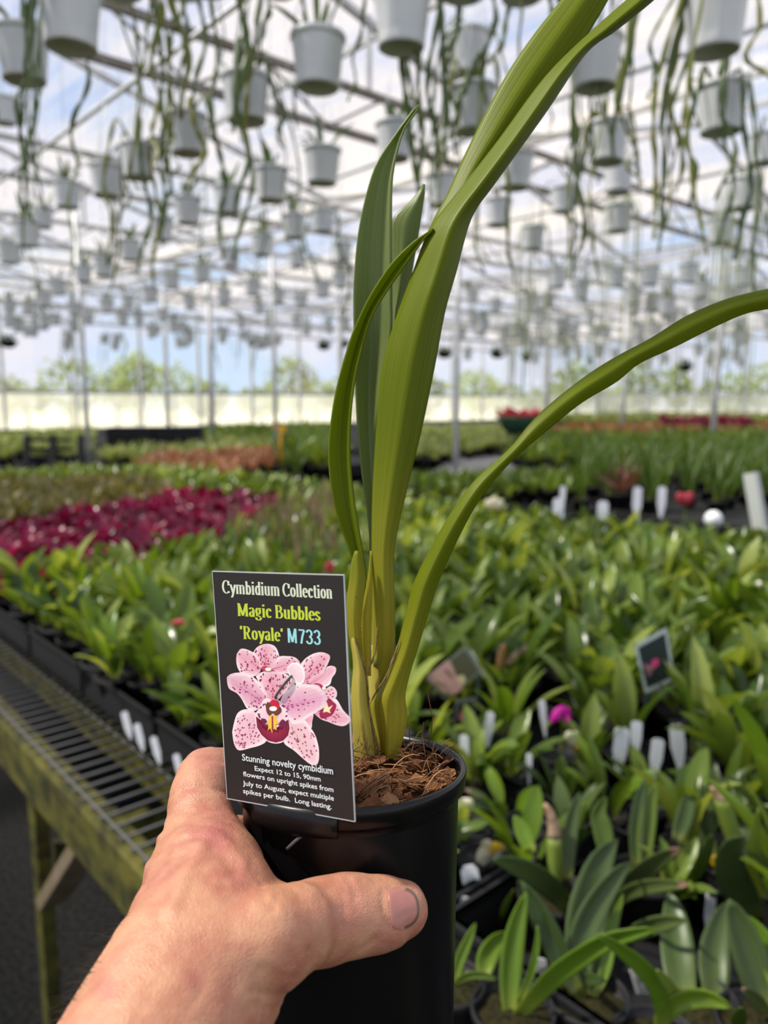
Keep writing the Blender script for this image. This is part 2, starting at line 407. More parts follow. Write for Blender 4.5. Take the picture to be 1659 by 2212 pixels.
orchid = thing('potted_orchid', pot_base, 'tall strap-leaved green orchid held in a glossy black pot', 'potted plant')
b = MB()
prof = [(0.0, -POTH + .004), (0.0328, -POTH + .004), (0.0332, -POTH), (0.0343, -POTH + .001), (0.0348, -POTH + .006), (0.0392, -.0105), (0.0394, -.0078),
        (0.0409, -.0074), (0.0417, -.0066), (0.0424, -.0012), (0.0421, -.0002), (0.0412, 0.0), (0.0400, -.0005), (0.0395, -.003), (0.0388, -.012), (0.032, -POTH + .02), (0.0, -POTH + .02)]
b.lathe(prof, 96, PC, PA, PX)
pot = b.build('pot', M['black'], orchid)
# small moulded step in the rim and a drip lip
b = MB()
rows = []
for k in range(16):
    a = R(-135) + R(42) * k / 15
    q = PX * math.cos(a) + PY * math.sin(a)
    rows.append([PC + q * r + PA * z for r, z in ((.0405, -.0088), (.0428, -.0082), (.0432, -.0060), (.0432, -.0030), (.0427, -.0008), (.0412, -.0003))])
b.grid(rows); o = b.build('rim_clip', M['black'], pot)
m = o.modifiers.new('solid', 'SOLIDIFY'); m.thickness = .0008

# coir in the pot
m_, t_, out_ = newmat('coir_fibre'); l_ = t_.links.new
at_ = N(t_, 'ShaderNodeAttribute', attribute_name='tint'); b_ = N(t_, 'ShaderNodeBsdfPrincipled', {'Roughness': 0.85, 'Specular IOR Level': 0.15})
rp_ = N(t_, 'ShaderNodeValToRGB'); e = rp_.color_ramp.elements
e[0].position = 0.0; e[0].color = (0.045, 0.018, 0.008, 1); e[1].position = 1.0; e[1].color = (0.42, 0.23, 0.11, 1)
e2 = rp_.color_ramp.elements.new(0.5); e2.color = (0.20, 0.085, 0.035, 1)
l_(at_.outputs['Fac'], rp_.inputs['Fac']); l_(rp_.outputs[0], b_.inputs['Base Color']); l_(b_.outputs[0], out_.inputs['Surface'])
M['coir'] = m_
rnd = random.Random(11)
b = MB(); rows = []; tints = []
def coir_h(x, y):
    return -.0065 + .0035 * noise.noise(Vector((x * 90, y * 90, 1.7))) + .002 * noise.noise(Vector((x * 260, y * 260, 4.1))) + .003 * (1 - (x * x + y * y) / .0392 ** 2)
for i in range(26):
    r = .0393 * i / 25
    rows.append([PC + PX * (r * math.cos(2 * math.pi * k / 60)) + PY * (r * math.sin(2 * math.pi * k / 60)) + PA * coir_h(r * math.cos(2 * math.pi * k / 60), r * math.sin(2 * math.pi * k / 60)) for k in range(60)])
    tints += [(max(0, min(1, .30 + .3 * noise.noise(Vector((i * .7, k * .7, 0))))),) * 3 for k in range(60)]
b.grid(rows, True, uv=None, tint=tints)
def inpot():
    while True:
        x, y = rnd.uniform(-.038, .038), rnd.uniform(-.038, .038)
        if x * x + y * y < .0375 ** 2: return x, y
for i in range(260):       # husk chips
    x, y = inpot(); a = rnd.uniform(0, math.pi); ln = rnd.uniform(.004, .014); wd = rnd.uniform(.0015, .0065)
    lim = max(0.0, .0385 - math.hypot(x, y)); ln = min(ln, lim * 1.6 + .003)
    u = PX * math.cos(a) + PY * math.sin(a) + PA * rnd.uniform(-.5, .5); u.normalize()
    w_ = u.cross((PA + PX * rnd.uniform(-.6, .6) + PY * rnd.uniform(-.6, .6))).normalized(); nn = u.cross(w_)
    c = PC + PX * x + PY * y + PA * (coir_h(x, y) + rnd.uniform(-.0005, .0042))
    tn = rnd.uniform(.15, .85); rws = []; cv = rnd.uniform(.1, .4); tt = []
    for q in range(5):
        s_ = q / 4 - .5; wq = wd * (1 - .5 * abs(s_ * 2) ** 2 * rnd.uniform(.6, 1))
        ring = []
        for j in range(6):
            g_ = j / 5 - .5
            ring.append(c + u * (s_ * ln) + w_ * (g_ * wq) + nn * (cv * wq * (.25 - g_ * g_) * 2 - cv * ln * s_ * s_ + rnd.uniform(-.00012, .00012)))
            tv = max(0, min(1, tn + rnd.uniform(-.15, .15))); tt.append((tv,) * 3)
        rws.append(ring)
    b.grid(rws, tint=tt)
for i in range(560):       # loose fibres
    x, y = inpot(); a = rnd.uniform(0, 2 * math.pi); ln = rnd.uniform(.004, .017)
    u = PX * math.cos(a) + PY * math.sin(a); h = coir_h(x, y) + rnd.uniform(.0004, .0035); rise = rnd.uniform(-.001, .006) if rnd.random() < .8 else rnd.uniform(.004, .012)
    sd = u.cross(PA) * rnd.uniform(-.3, .3); pts = []
    for q in range(5):
        s_ = q / 4
        px_, py_ = x + u.dot(PX) * s_ * ln, y + u.dot(PY) * s_ * ln
        rr = math.hypot(px_, py_)
        lim_ = .0370 if (y < 0 and x < .006) else .0385
        if rr > lim_ and (rise < .006 or x < .006): k_ = lim_ / rr; px_ *= k_; py_ *= k_
        pts.append(PC + PX * px_ + PY * py_ + sd * (ln * s_ * (1 - s_)) + PA * (h + rise * s_ * (1.6 - s_)))
    tv = rnd.uniform(.25, 1.0); b.tube(pts, rnd.uniform(.00010, .00024), n=3, tint=(tv,) * 3)
# a bundle of straight husk fibres by the card, and single long hairs
for i in range(60):
    p0 = P(770 + rnd.uniform(0, 12), 1735 + rnd.uniform(-30, 10), .252 + rnd.uniform(0, .004)); p1 = P(835 + rnd.uniform(-12, 8), 1690 + rnd.uniform(-22, 8), .262 + rnd.uniform(0, .006))
    b.tube([p0, p0.lerp(p1, .5) + PA * rnd.uniform(0, .0015), p1], rnd.uniform(.00015, .0003), n=3, tint=(rnd.uniform(.35, .95),) * 3)
for pts in ([(925, 1610, .300), (932, 1580, .300), (935, 1550, .300), (928, 1520, .300), (924, 1498, .300)], [(916, 1622, .30), (912, 1590, .30), (915, 1560, .30)], [(885, 1600, .30), (884, 1580, .30), (889, 1562, .30)],
            [(960, 1640, .292), (975, 1618, .292), (988, 1602, .292)], [(828, 1650, .286), (845, 1630, .285), (880, 1633, .283), (910, 1660, .28), (925, 1680, .279)]):
    b.tube([P(*q) for q in pts], .0002, n=4, tint=(.45,) * 3)
tag(b.build('coir_mix', M['coir'], orchid), kind='stuff')

def blade(mb, Le, Re, n, d, fold, tint=0.5, g=(0.0, 1.0), m=9, pw=1.25, keel=0.5):
    """strap leaf between two edges traced bottom to top; d depths, fold how far the middle lies behind (+) or before (-) the edges"""
    Lp = cr([(x, y, 0) for x, y in Le], n); Rp = cr([(x, y, 0) for x, y in Re], n); D = lerps(d, n); F = lerps(fold, n)
    rows, tt, uv = [], [], []
    for i in range(n):
        row = []; t = i / (n - 1)
        for j in range(m):
            s = j / (m - 1); q = Lp[i].lerp(Rp[i], s); c = 1 - (abs(s - keel) / (keel if s < keel else 1 - keel)) ** pw
            row.append(P(q.x, q.y, D[i] + F[i] * c)); tt.append((tint, g[0] + (g[1] - g[0]) * t, 0.5)); uv.append((s, t * 3))
        rows.append(row)
    mb.grid(rows, uv=uv, tint=tt)
def held_leaf(name, mat, Le, Re, n, d, fold, tint=0.5, g=(0, 1), th=.0007, pw=1.25, m=13, parent=None, keel=0.5):
    mb = MB(); blade(mb, Le, Re, n, d, fold, tint, g, m, pw, keel); o = mb.build(name, mat, parent or orchid)
    md = o.modifiers.new('thick', 'SOLIDIFY'); md.thickness = th; md.offset = 0
    return o
# behind: olive leaves
held_leaf('leaf', M['leaf_olive'], [(820, 1420), (835, 1200), (846, 1000), (846, 800), (846, 640), (847, 520), (848, 474), (868, 452), (889, 433), (906, 412), (915, 398)],
          [(850, 1420), (850, 1200), (851, 1000), (855, 800), (862, 690), (882, 630), (893, 570), (907, 487), (914, 440), (917, 414), (917, 398)], 48, [.302, .309, .315, .315], [-.003, -.002, -.003, -.001], .15, (.05, 1))
held_leaf('leaf', M['leaf_olive'], [(800, 1440), (801, 1300), (796, 1140), (782, 1030), (773, 936), (768, 841), (764, 698), (765, 603), (777, 485), (808, 366), (851, 295), (884, 250), (899, 230), (905, 226)],
          [(830, 1440), (830, 1300), (826, 1140), (822, 1030), (822, 936), (828, 841), (846, 722), (847, 627), (846, 466), (850, 370), (871, 285), (896, 247), (904, 234), (907, 227)], 60, [.297, .301, .305, .307], [-.004, .0005, .0035, .0035, .001], .35, (.03, 1))
# upper leaf behind the main one
held_leaf('leaf', M['leaf_held'], [(806, 1420), (812, 1200), (826, 1000), (850, 800), (885, 620), (931, 489), (965, 423), (1012, 319), (1090, 170), (1150, 80), (1205, 10), (1260, -60), (1325, -150), (1380, -240)],
          [(840, 1420), (845, 1200), (865, 1000), (900, 800), (935, 640), (985, 500), (1040, 400), (1110, 300), (1190, 190), (1262, 85), (1313, 0), (1345, -70), (1372, -160), (1382, -240)], 80, [.299, .300, .303, .303, .300, .296], [-.002, -.003, -.004, -.004, -.003], .75, (.05, .9))
# main leaf
held_leaf('leaf', M['leaf_held'], [(812, 1490), (806, 1400), (805, 1300), (804, 1154), (806, 1054), (815, 912), (827, 793), (851, 703), (889, 599), (927, 497), (960, 452), (1010, 390), (1080, 300), (1180, 165), (1285, 62), (1355, 0), (1420, -60), (1540, -160), (1640, -250)],
          [(835, 1470), (851, 1400), (852, 1300), (851, 1187), (879, 1054), (908, 936), (936, 803), (960, 675), (984, 589), (1012, 485), (1035, 440), (1065, 400), (1180, 240), (1265, 115), (1330, 65), (1405, 5), (1470, -55), (1570, -150), (1641, -248)], 110,
          [.295, .294, .294, .293, .291, .287, .283], [-.003, -.004, -.007, -.010, -.009, -.006, -.005, -.004], .45, (0.0, 1.0), keel=.6, pw=1.1)
# thin leaf at the left
held_leaf('leaf', M['leaf_held'], [(790, 1330), (782, 1252), (768, 1232), (751, 1178), (727, 1111), (713, 1031), (711, 950), (725, 850), (746, 770), (765, 713), (799, 641), (846, 570), (894, 523), (925, 502), (936, 494)],
          [(796, 1330), (792, 1252), (789, 1225), (777, 1154), (765, 1078), (757, 997), (757, 912), (765, 831), (780, 760), (803, 684), (837, 627), (870, 580), (915, 517), (930, 503), (936, 494)], 70, [.295, .296, .297, .297, .297, .294, .289], [.001, .003, .004, .004, .002], .35, (.12, 1))
# inner bract between the stems
held_leaf('leaf', M['leaf_held'], [(790, 1460), (779, 1358), (786, 1300), (796, 1240), (800, 1190)], [(800, 1460), (802, 1331), (803, 1290), (803, 1240), (803, 1190)], 24, [.292, .292, .294], [-.001, -.001, 0], .7, (0, .12))
# left stem behind the card
held_leaf('leaf', M['leaf_held'], [(768, 1440), (754, 1364), (750, 1304), (756, 1250), (760, 1215), (768, 1190)], [(785, 1440), (779, 1358), (783, 1304), (788, 1260), (786, 1225), (775, 1190)], 24, [.291, .290, .291], [-.004, -.003, -.001], .6, (0.02, .2))
# arching leaf with its sheath wrapped round the bulb
held_leaf('leaf', M['leaf_held'], [(822, 1655), (806, 1580), (800, 1521), (814, 1494), (833, 1462), (852, 1418), (864, 1380), (879, 1318), (899, 1250), (950, 1150), (995, 1080), (1030, 1035), (1080, 990), (1110, 960), (1150, 910), (1205, 860), (1270, 810), (1330, 772), (1405, 732), (1480, 685), (1555, 652), (1605, 637), (1659, 625), (1720, 620), (1820, 640), (1920, 712)],
          [(850, 1655), (866, 1608), (874, 1576), (878, 1543), (874, 1510), (876, 1489), (887, 1445), (901, 1402), (914, 1358), (931, 1304), (949, 1250), (990, 1160), (1025, 1095), (1060, 1045), (1110, 990), (1180, 930), (1255, 870), (1330, 825), (1380, 785), (1455, 750), (1555, 700), (1610, 677), (1659, 667), (1720, 662), (1815, 672), (1919, 715)], 110,
          [.296, .290, .288, .288, .290, .293, .297, .300, .303], [-.010, -.008, -.005, -.003, -.003, -.0028, -.0028, -.0025], .55, (0.0, 1.0))
held_leaf('leaf_sheath', M['sheath'], [(768, 1650), (765, 1590), (761, 1500), (765, 1440), (761, 1385), (766, 1372)], [(826, 1655), (804, 1562), (796, 1521), (791, 1453), (773, 1388), (768, 1372)], 30, [.292, .288, .288, .289], [-.007, -.006, -.004, -.001], .5, (.3, 1), th=.001)
# bulb body behind the sheaths
mb = MB()
pts = [P(*q) for q in ((822, 1668, .299), (822, 1640, .299), (824, 1600, .299), (825, 1550, .299), (824, 1500, .299), (822, 1440, .299), (822, 1390, .298))]
mb.tube(cr(pts, 20), lerps([.0055, .0075, .0085, .0085, .0070, .0055, .004], 20), lerps([.006, .008, .009, .0085, .007, .0055, .004], 20), n=20, ref=CF, tint=(.4, .6, .5), tl=True)
mb.build('pseudobulb', M['sheath'], orchid)
# dry brown margins of the sheaths
mb = MB()
for path, w_ in (([(766, 1372), (772, 1386), (783, 1420), (790, 1453), (795, 1500), (796, 1530), (803, 1562), (812, 1600), (820, 1640)], 3.0), ([(863, 1382), (852, 1418), (833, 1462), (814, 1494), (800, 1520)], 3.4), ([(797, 1500), (797, 1530)], 3.5),
                 ([(816, 1352), (814, 1380), (810, 1410), (800, 1440), (795, 1455)], 2.6), ([(801, 1385), (799, 1420), (795, 1450)], 1.8), ([(800, 1550), (806, 1580), (815, 1610), (823, 1636)], 2.6)):
    n = len(path) * 5; pp = cr([(x, y, 0) for x, y in path], n)
    wv = [w_ * (.35 + .9 * abs(noise.noise(Vector((i * .45, w_, path[0][1]))))) * (1 if 1 < i < n - 2 else .3) for i in range(n)]
    mb.tube([P(q.x + 1.2 * noise.noise(Vector((i * .4, 3.3, w_))), q.y, .2862) for i, q in enumerate(pp)], [x * .286 / FPX for x in wv], .0004, n=6, ref=CF)
mb.build('dry_sheath_margin', M['brown_edge'], orchid)
# fine dark specks on the sheath, dry base hairs
mb = MB(); rnd = random.Random(5)
for i in range(18):
    x, y = rnd.uniform(768, 786), rnd.uniform(1262, 1385); p = P(x, y, .2845)
    mb.box(p, rnd.uniform(.0002, .0004), .0002, rnd.uniform(.0002, .0006), CR, CF, CU)
for i in range(40):
    x = rnd.uniform(768, 815); y = rnd.uniform(1600, 1625); p = P(x, y, .283); mb.tube([p, P(x + rnd.uniform(-9, 9), y - rnd.uniform(-14, 22), .2815)], .00010, n=3)
tag(mb.build('dry_speck', M['brown_edge'], orchid), kind='stuff')

# ================================================================== THE CARD LABEL
DL, DR = .2520, .2327
def CP(px, py, off=0.0):
    """point of the card plane seen at pixel (px,py), off = metres towards the viewer"""
    # plane through A (left edge) and B (right edge), containing CU
    r = ray(px, py); t = CN.dot(CA - C0) / CN.dot(r)
    return C0 + r * t + CN * off
xl, xr = (474 - W / 2) / FPX * DL, (755 - W / 2) / FPX * DR
CA = C0 + CF * DL + CR * xl; CB = C0 + CF * DR + CR * xr
CX = (CB - CA).normalized(); CN = CX.cross(CU).normalized()
if CN.dot(CF) > 0: CN = -CN
# corners
corners = [(458, 1233), (743, 1241), (767, 1776), (490, 1726)]
label_loc = CP(628, 1752)
label = thing('plant_label', label_loc, 'black printed plant card with pink orchid picture on the held pot', 'plant label')
M['card'] = simple('black_printed_card', (0.017, 0.0122, 0.0122), 0.45, 0.35)
M['cardedge'] = simple('card_edge', (0.42, 0.43, 0.42), 0.6, 0.3)
b = MB(); n = 14; fr, bk = [], []
cs = [CP(*c) for c in corners]
for i in range(n + 1):
    for j in range(n + 1):
        s, t = i / n, j / n
        p = (cs[0] * (1 - s) + cs[1] * s) * (1 - t) + (cs[3] * (1 - s) + cs[2] * s) * t
        fr.append(p); bk.append(p - CN * .0007)
nn_ = n + 1
b.add(fr, [(i * nn_ + j, (i + 1) * nn_ + j, (i + 1) * nn_ + j + 1, i * nn_ + j + 1) for i in range(n) for j in range(n)])
b.add(bk, [(i * nn_ + j, i * nn_ + j + 1, (i + 1) * nn_ + j + 1, (i + 1) * nn_ + j) for i in range(n) for j in range(n)])
card = b.build('card', M['card'], label, smooth=False)
b = MB(); ring = [(i, 0) for i in range(n)] + [(n, j) for j in range(n)] + [(i, n) for i in range(n, 0, -1)] + [(0, j) for j in range(n, 0, -1)]
b.grid([[fr[i * nn_ + j] + CN * .00002 for i, j in ring], [bk[i * nn_ + j] for i, j in ring]], True)
# a hair-thin bevel of white core round the printed face
cc = sum(cs, Vector()) / 4
b.grid([[fr[i * nn_ + j] + CN * .00003 for i, j in ring], [fr[i * nn_ + j] + CN * .00004 + (cc - fr[i * nn_ + j]).normalized() * .00042 for i, j in ring]], True)
b.build('card_edge', M['cardedge'], card, smooth=False)

# lettering: built-in sans face squeezed to the measured line, flat on the card
def flat(name, col, rough=.45): return simple(name, col, rough, .3)
INK = {'cream': flat('cream_ink', (.66, .72, .54)), 'lime': flat('lime_ink', (.52, .63, .05)), 'cyan': flat('cyan_ink', (.32, .70, .74)), 'white': flat('white_ink', (.78, .84, .86))}
def put_line(name, text, ink, p0, p1, cap, off, bold):
    """text from pixel p0 to p1 along the baseline, cap height in pixels at p0 and p1"""
    cu = bpy.data.curves.new(name, 'FONT'); cu.body = text; cu.size = 1.0; cu.offset = bold; cu.resolution_u = 3
    tmp = bpy.data.objects.new(name, cu); COL.objects.link(tmp); dg = bpy.context.evaluated_depsgraph_get(); dg.update()
    me = bpy.data.meshes.new_from_object(tmp.evaluated_get(dg)); bpy.data.objects.remove(tmp)
    xs = [v.co.x for v in me.vertices]; x0, x1 = min(xs), max(xs); capu = 0.73
    b = MB(); vs = []
    for v in me.vertices:
        s = (v.co.x - x0) / (x1 - x0); h = v.co.y / capu
        px = p0[0] + (p1[0] - p0[0]) * s + h * (-1.5 if cap[0] > 20 else -.8); py = p0[1] + (p1[1] - p0[1]) * s - h * (cap[0] + (cap[1] - cap[0]) * s)
        vs.append(CP(px, py, off))
    b.add(vs, [tuple(p.vertices) for p in me.polygons]); bpy.data.meshes.remove(me)
    return b.build(name, INK[ink], card, smooth=False)
# --- serif face drawn stroke by stroke (thick uprights, thin turns)
def arc(cx, cy, rx, ry, a0, a1, n=14): return [(cx + rx * math.cos(R(a0 + (a1 - a0) * i / n)), cy + ry * math.sin(R(a0 + (a1 - a0) * i / n))) for i in range(n + 1)]
XH = .70
def stem(x, y0, y1): return [(x, y0), (x, y1)]
def ser(x, y, w=.15): return [(x - w, y), (x + w, y)]
GL = {
 'C': (.60, [arc(.32, .5, .26, .48, 55, 305), [(.52, .62), (.52, .95)], [(.50, .06), (.52, .18)]]),
 'y': (.50, [[(.10, XH - .03), (.28, .02)], [(.44, XH - .03), (.28, .02), (.17, -.26)], [(.17, -.26), (.08, -.24)], ser(.10, XH - .03, .10), ser(.43, XH - .03, .08)]),
 'm': (.78, [stem(.12, 0, XH), stem(.38, 0, XH - .12), stem(.64, 0, XH - .12), arc(.25, XH - .16, .13, .14, 160, 20, 6), arc(.51, XH - .16, .13, .14, 160, 20, 6), ser(.12, .03, .10), ser(.38, .03, .09), ser(.64, .03, .10), [(.03, XH - .04), (.12, XH - .02)]]),
 'n': (.52, [stem(.12, 0, XH), stem(.38, 0, XH - .12), arc(.25, XH - .16, .13, .14, 160, 20, 6), ser(.12, .03, .10), ser(.38, .03, .10), [(.03, XH - .04), (.12, XH - .02)]]),
 'u': (.52, [stem(.12, .12, XH), stem(.38, 0, XH), arc(.25, .15, .13, .13, 180, 350, 6), [(.03, XH - .03), (.12, XH - .03)], [(.29, XH - .03), (.38, XH - .03)], [(.38, .03), (.47, .03)]]),
 'b': (.50, [stem(.12, 0, 1.0), arc(.26, .35, .14, .33, 150, -150, 14), [(.03, .97), (.12, .97)]]),
 'i': (.27, [stem(.13, 0, XH), ser(.13, .03, .11), [(.03, XH - .03), (.13, XH - .03)], [(.13, .84), (.13, .98)]]),
 'd': (.50, [stem(.38, 0, 1.0), arc(.24, .35, .14, .33, 30, 330, 14), [(.29, .97), (.38, .97)], [(.38, .03), (.47, .03)]]),
 'o': (.48, [arc(.24, .35, .15, .33, 0, 360, 20)]),
 'l': (.26, [stem(.13, 0, 1.0), ser(.13, .03, .11), [(.03, .97), (.13, .97)]]),
 'e': (.46, [arc(.24, .35, .15, .33, 0, 320, 18), [(.09, .38), (.39, .38)]]),
 'c': (.43, [arc(.24, .35, .15, .33, 45, 320, 16), [(.34, .50), (.34, .60)]]),
 't': (.32, [[(.15, .92), (.15, .12)], arc(.24, .13, .09, .11, 180, 320, 5), [(.03, XH - .03), (.29, XH - .03)]]),
 'M': (.82, [stem(.14, 0, .97), [(.14, .97), (.40, .05)], [(.40, .05), (.66, .97)], stem(.68, 0, .97), ser(.13, .03, .10), ser(.68, .03, .12), [(.03, .97), (.14, .97)], [(.68, .97), (.79, .97)]]),
 'a': (.46, [stem(.34, .05, XH - .15), arc(.21, XH - .16, .13, .14, 10, 165, 8), arc(.20, .19, .11, .17, 80, 360, 12), [(.20, .37), (.34, .42)], [(.34, .03), (.43, .04)]]),
 'g': (.48, [arc(.22, .45, .13, .23, 0, 360, 16), [(.13, .22), (.10, .12), (.30, .08), (.38, .0)], arc(.23, -.08, .16, .14, 20, -200, 12), [(.33, .64), (.44, .68)]]),
 'B': (.62, [stem(.15, 0, .97), [(.04, .97), (.30, .97)], arc(.30, .74, .16, .22, 90, -90, 10), [(.15, .52), (.32, .52)], arc(.32, .27, .20, .24, 90, -90, 10), [(.04, .03), (.32, .03)]]),
 's': (.40, [arc(.20, .51, .11, .16, 50, 250, 9), [(.12, .42), (.28, .27)], arc(.20, .18, .12, .15, 50, -140, 9), [(.30, .52), (.30, .62)], [(.09, .08), (.09, .18)]]),
 'R': (.64, [stem(.15, 0, .97), [(.04, .97), (.30, .97)], arc(.30, .73, .17, .23, 90, -90, 10), [(.15, .50), (.32, .50)], [(.32, .50), (.44, .10), (.58, .03)], ser(.15, .03, .12)]),
 'N': (.78, [[(.12, 0), (.12, 1.0)], [(.14, 1.0), (.37, .06)], [(.37, .06), (.60, 1.0)], [(.62, 1.0), (.62, 0)]]),
 '7': (.56, [[(.06, .93), (.46, .93)], [(.46, .93), (.32, .5), (.22, 0)]]),
 '3': (.56, [arc(.25, .73, .18, .22, 165, -90, 12), arc(.25, .27, .19, .23, 90, -165, 12)]),
 '\u2018': (.22, [[(.15, 1.0), (.09, .90), (.11, .80)], [(.10, .80), (.13, .74)]]), '\u2019': (.22, [[(.10, .98), (.12, .90)], [(.13, .90), (.08, .74)]]), ' ': (.22, [])}
def put_serif(name, text, ink, p0, p1, cap, off, thick=.165, thin=.07):
    tot = sum(GL[c][0] for c in text); x = 0; b = MB(); z = 0
    def T(u, h):
        s = u / tot
        return CP(p0[0] + (p1[0] - p0[0]) * s - h * 1.5, p0[1] + (p1[1] - p0[1]) * s - h * (cap[0] + (cap[1] - cap[0]) * s), off + z * 2e-6)
    for c in text:
        adv, strokes = GL[c]
        for k_, st in enumerate(strokes):
            z = k_; lr, rr = [], []
            for i in range(len(st)):
                a = Vector(st[max(i - 1, 0)] + (0,)); e_ = Vector(st[min(i + 1, len(st) - 1)] + (0,)); t = (e_ - a)
                if t.length < 1e-9: t = Vector((0, 1, 0))
                t.normalize(); w_ = (thin + (thick - thin) * abs(t.y) ** 1.5) / 2; nx, ny = -t.y, t.x
                lr.append(T(x + st[i][0] + nx * w_, st[i][1] + ny * w_ * .8)); rr.append(T(x + st[i][0] - nx * w_, st[i][1] - ny * w_ * .8))
            b.grid([lr, rr])
        x += adv
    return b.build(name, INK[ink], card, smooth=False)
put_serif('lettering', 'Cymbidium Collection', 'cream', (481, 1281.5), (719, 1293.5), (28.5, 29), .00006)
put_serif('lettering', 'Magic Bubbles', 'lime', (513, 1330.4), (693, 1341.3), (28, 29.5), .00006, .168, .072)
put_serif('lettering', '\u2018Royale\u2019', 'lime', (519, 1379.8), (613, 1386), (28, 29), .00006, .168, .072)
put_serif('lettering', 'N733', 'cyan', (621, 1388), (695, 1393.4), (31, 32), .00006, .145, .13)
put_line('lettering', 'Stunning novelty cymbidium', 'white', (525, 1641.5), (721, 1672), (15, 16.5), .00045, .009)
put_line('lettering', 'Expect 12 to 15, 90mm', 'white', (550.7, 1664.3), (692.8, 1688), (10.6, 11), .00006, .010)
put_line('lettering', 'flowers on upright spikes from', 'white', (525.7, 1676.2), (720.6, 1711), (10.8, 11.4), .00006, .010)
put_line('lettering', 'July to August, expect multiple', 'white', (525, 1695.8), (721.5, 1729.4), (10.8, 11.4), .00006, .010)
put_line('lettering', 'spikes per bulb.  Long lasting.', 'white', (525.7, 1713), (716.7, 1747.8), (10.8, 11.4), .00006, .010)

# the printed flowers
FB = MB(); rnd = random.Random(3); LAY = [0]
def fpx(x, y): return (440 + x / 4.6083, 1380 + y / 4.6083)
def petal(poly, axis, c_edge=(.86, .57, .63), c_mid=(.74, .26, .36), spots=0, sp=(.32, .02, .10), vein=True, white=.0, zone=(0.0, 1.0), ssz=(6, 10)):
    """poly outline in print units; axis ((x0,y0),(x1,y1)) its mid-vein from base to tip"""
    LAY[0] += 1; off = .00005 + LAY[0] * 1.4e-6
    n = 52; ol = cr([(x, y, 0) for x, y in poly + poly[:1]], n + 1)[:n]
    a0, a1 = Vector(axis[0] + (0,)), Vector(axis[1] + (0,)); ad = a1 - a0; al = ad.length; ad.normalize()
    cx = sum(p.x for p in ol) / n; cyy = sum(p.y for p in ol) / n; c = Vector((cx, cyy, 0))
    maxw = max(abs((p - a0).cross(ad).z) for p in ol) + 1e-6
    def colr(p, k):
        dperp = abs((p - a0).cross(ad).z) / maxw; t = min(max((p - a0).dot(ad) / al, 0), 1)
        f = max(0, 1 - dperp * 1.25) * (1 - .45 * t); st = .10 * math.sin((p - a0).cross(ad).z * .16 + 2 * math.sin(t * 5))
        f = min(max(f + st, 0), 1) * (1 if vein else .35)
        e_ = [c_edge[i] + (1 - c_edge[i]) * (.45 * (k > .85) + white) for i in range(3)]
        return tuple(e_[i] * (1 - f) + c_mid[i] * f for i in range(3))
    rings = [0.0001, .25, .45, .62, .76, .88, .95, 1.0]; rows, tt = [], []
    for k in rings:
        rows.append([CP(*fpx(c.x + (p.x - c.x) * k, c.y + (p.y - c.y) * k), off) for p in ol]); tt += [colr(c + (p - c) * k, k) for p in ol]
    FB.grid(rows, True, tint=tt)
    if spots:
        LAY[0] += 1; of2 = .00005 + LAY[0] * 1.4e-6; done = 0; tries = 0
        while done < spots and tries < spots * 30:
            tries += 1; p = ol[rnd.randrange(n)]; k = math.sqrt(rnd.uniform(.0, .8)); q = c + (p - c) * k; t = (q - a0).dot(ad) / al
            if not zone[0] <= t <= zone[1]: continue
            r = rnd.uniform(*ssz); done += 1
            FB.add([CP(*fpx(q.x + ad.x * r * 1.3 * math.cos(a) - ad.y * r * .8 * math.sin(a), q.y + ad.y * r * 1.3 * math.cos(a) + ad.x * r * .8 * math.sin(a)), of2) for a in [i * math.pi / 4 for i in range(8)]], [tuple(range(8))], tint=sp)
        # dotted mid-vein
        for i in range(5):
            q = a0 + ad * al * (.12 + .1 * i); r = 6.5 - i
            FB.add([CP(*fpx(q.x + ad.x * r * 2.0 * math.cos(a) - ad.y * r * .7 * math.sin(a), q.y + ad.y * r * 2.0 * math.cos(a) + ad.x * r * .7 * math.sin(a)), of2) for a in [i2 * math.pi / 4 for i2 in range(8)]], [tuple(range(8))], tint=sp)
def blob(poly, col, col2=None, smooth_=True):
    LAY[0] += 1; off = .00005 + LAY[0] * 1.4e-6
    ol = cr([(x, y, 0) for x, y in poly + poly[:1]], 41)[:40] if smooth_ else [Vector((x, y, 0)) for x, y in poly]
    n = len(ol); c = sum(ol, Vector()) / n; rows, tt = [], []
    for k in (.001, .5, .8, 1):
        rows.append([CP(*fpx(c.x + (p.x - c.x) * k, c.y + (p.y - c.y) * k), off) for p in ol]); tt += [tuple((col2 or col)[i] * (1 - k) + col[i] * k for i in range(3))] * n
    FB.grid(rows, True, tint=tt)
def ell(x, y, rx, ry, n=16): return [(x + rx * math.cos(2 * math.pi * i / n), y + ry * math.sin(2 * math.pi * i / n)) for i in range(n)]
# back flower
petal([(330, 150), (370, 100), (430, 105), (500, 140), (545, 180), (575, 260), (560, 330), (510, 370), (440, 375), (380, 350), (340, 290), (325, 220)], ((600, 320), (345, 150)), spots=26)
petal([(490, 140), (530, 85), (590, 55), (650, 50), (710, 75), (745, 140), (755, 220), (730, 290), (640, 320), (570, 290), (545, 220)], ((620, 310), (605, 55)), spots=34)
petal([(720, 220), (760, 175), (830, 172), (910, 185), (960, 240), (955, 330), (880, 350), (800, 340), (740, 330), (690, 300)], ((650, 310), (950, 230)), spots=8)
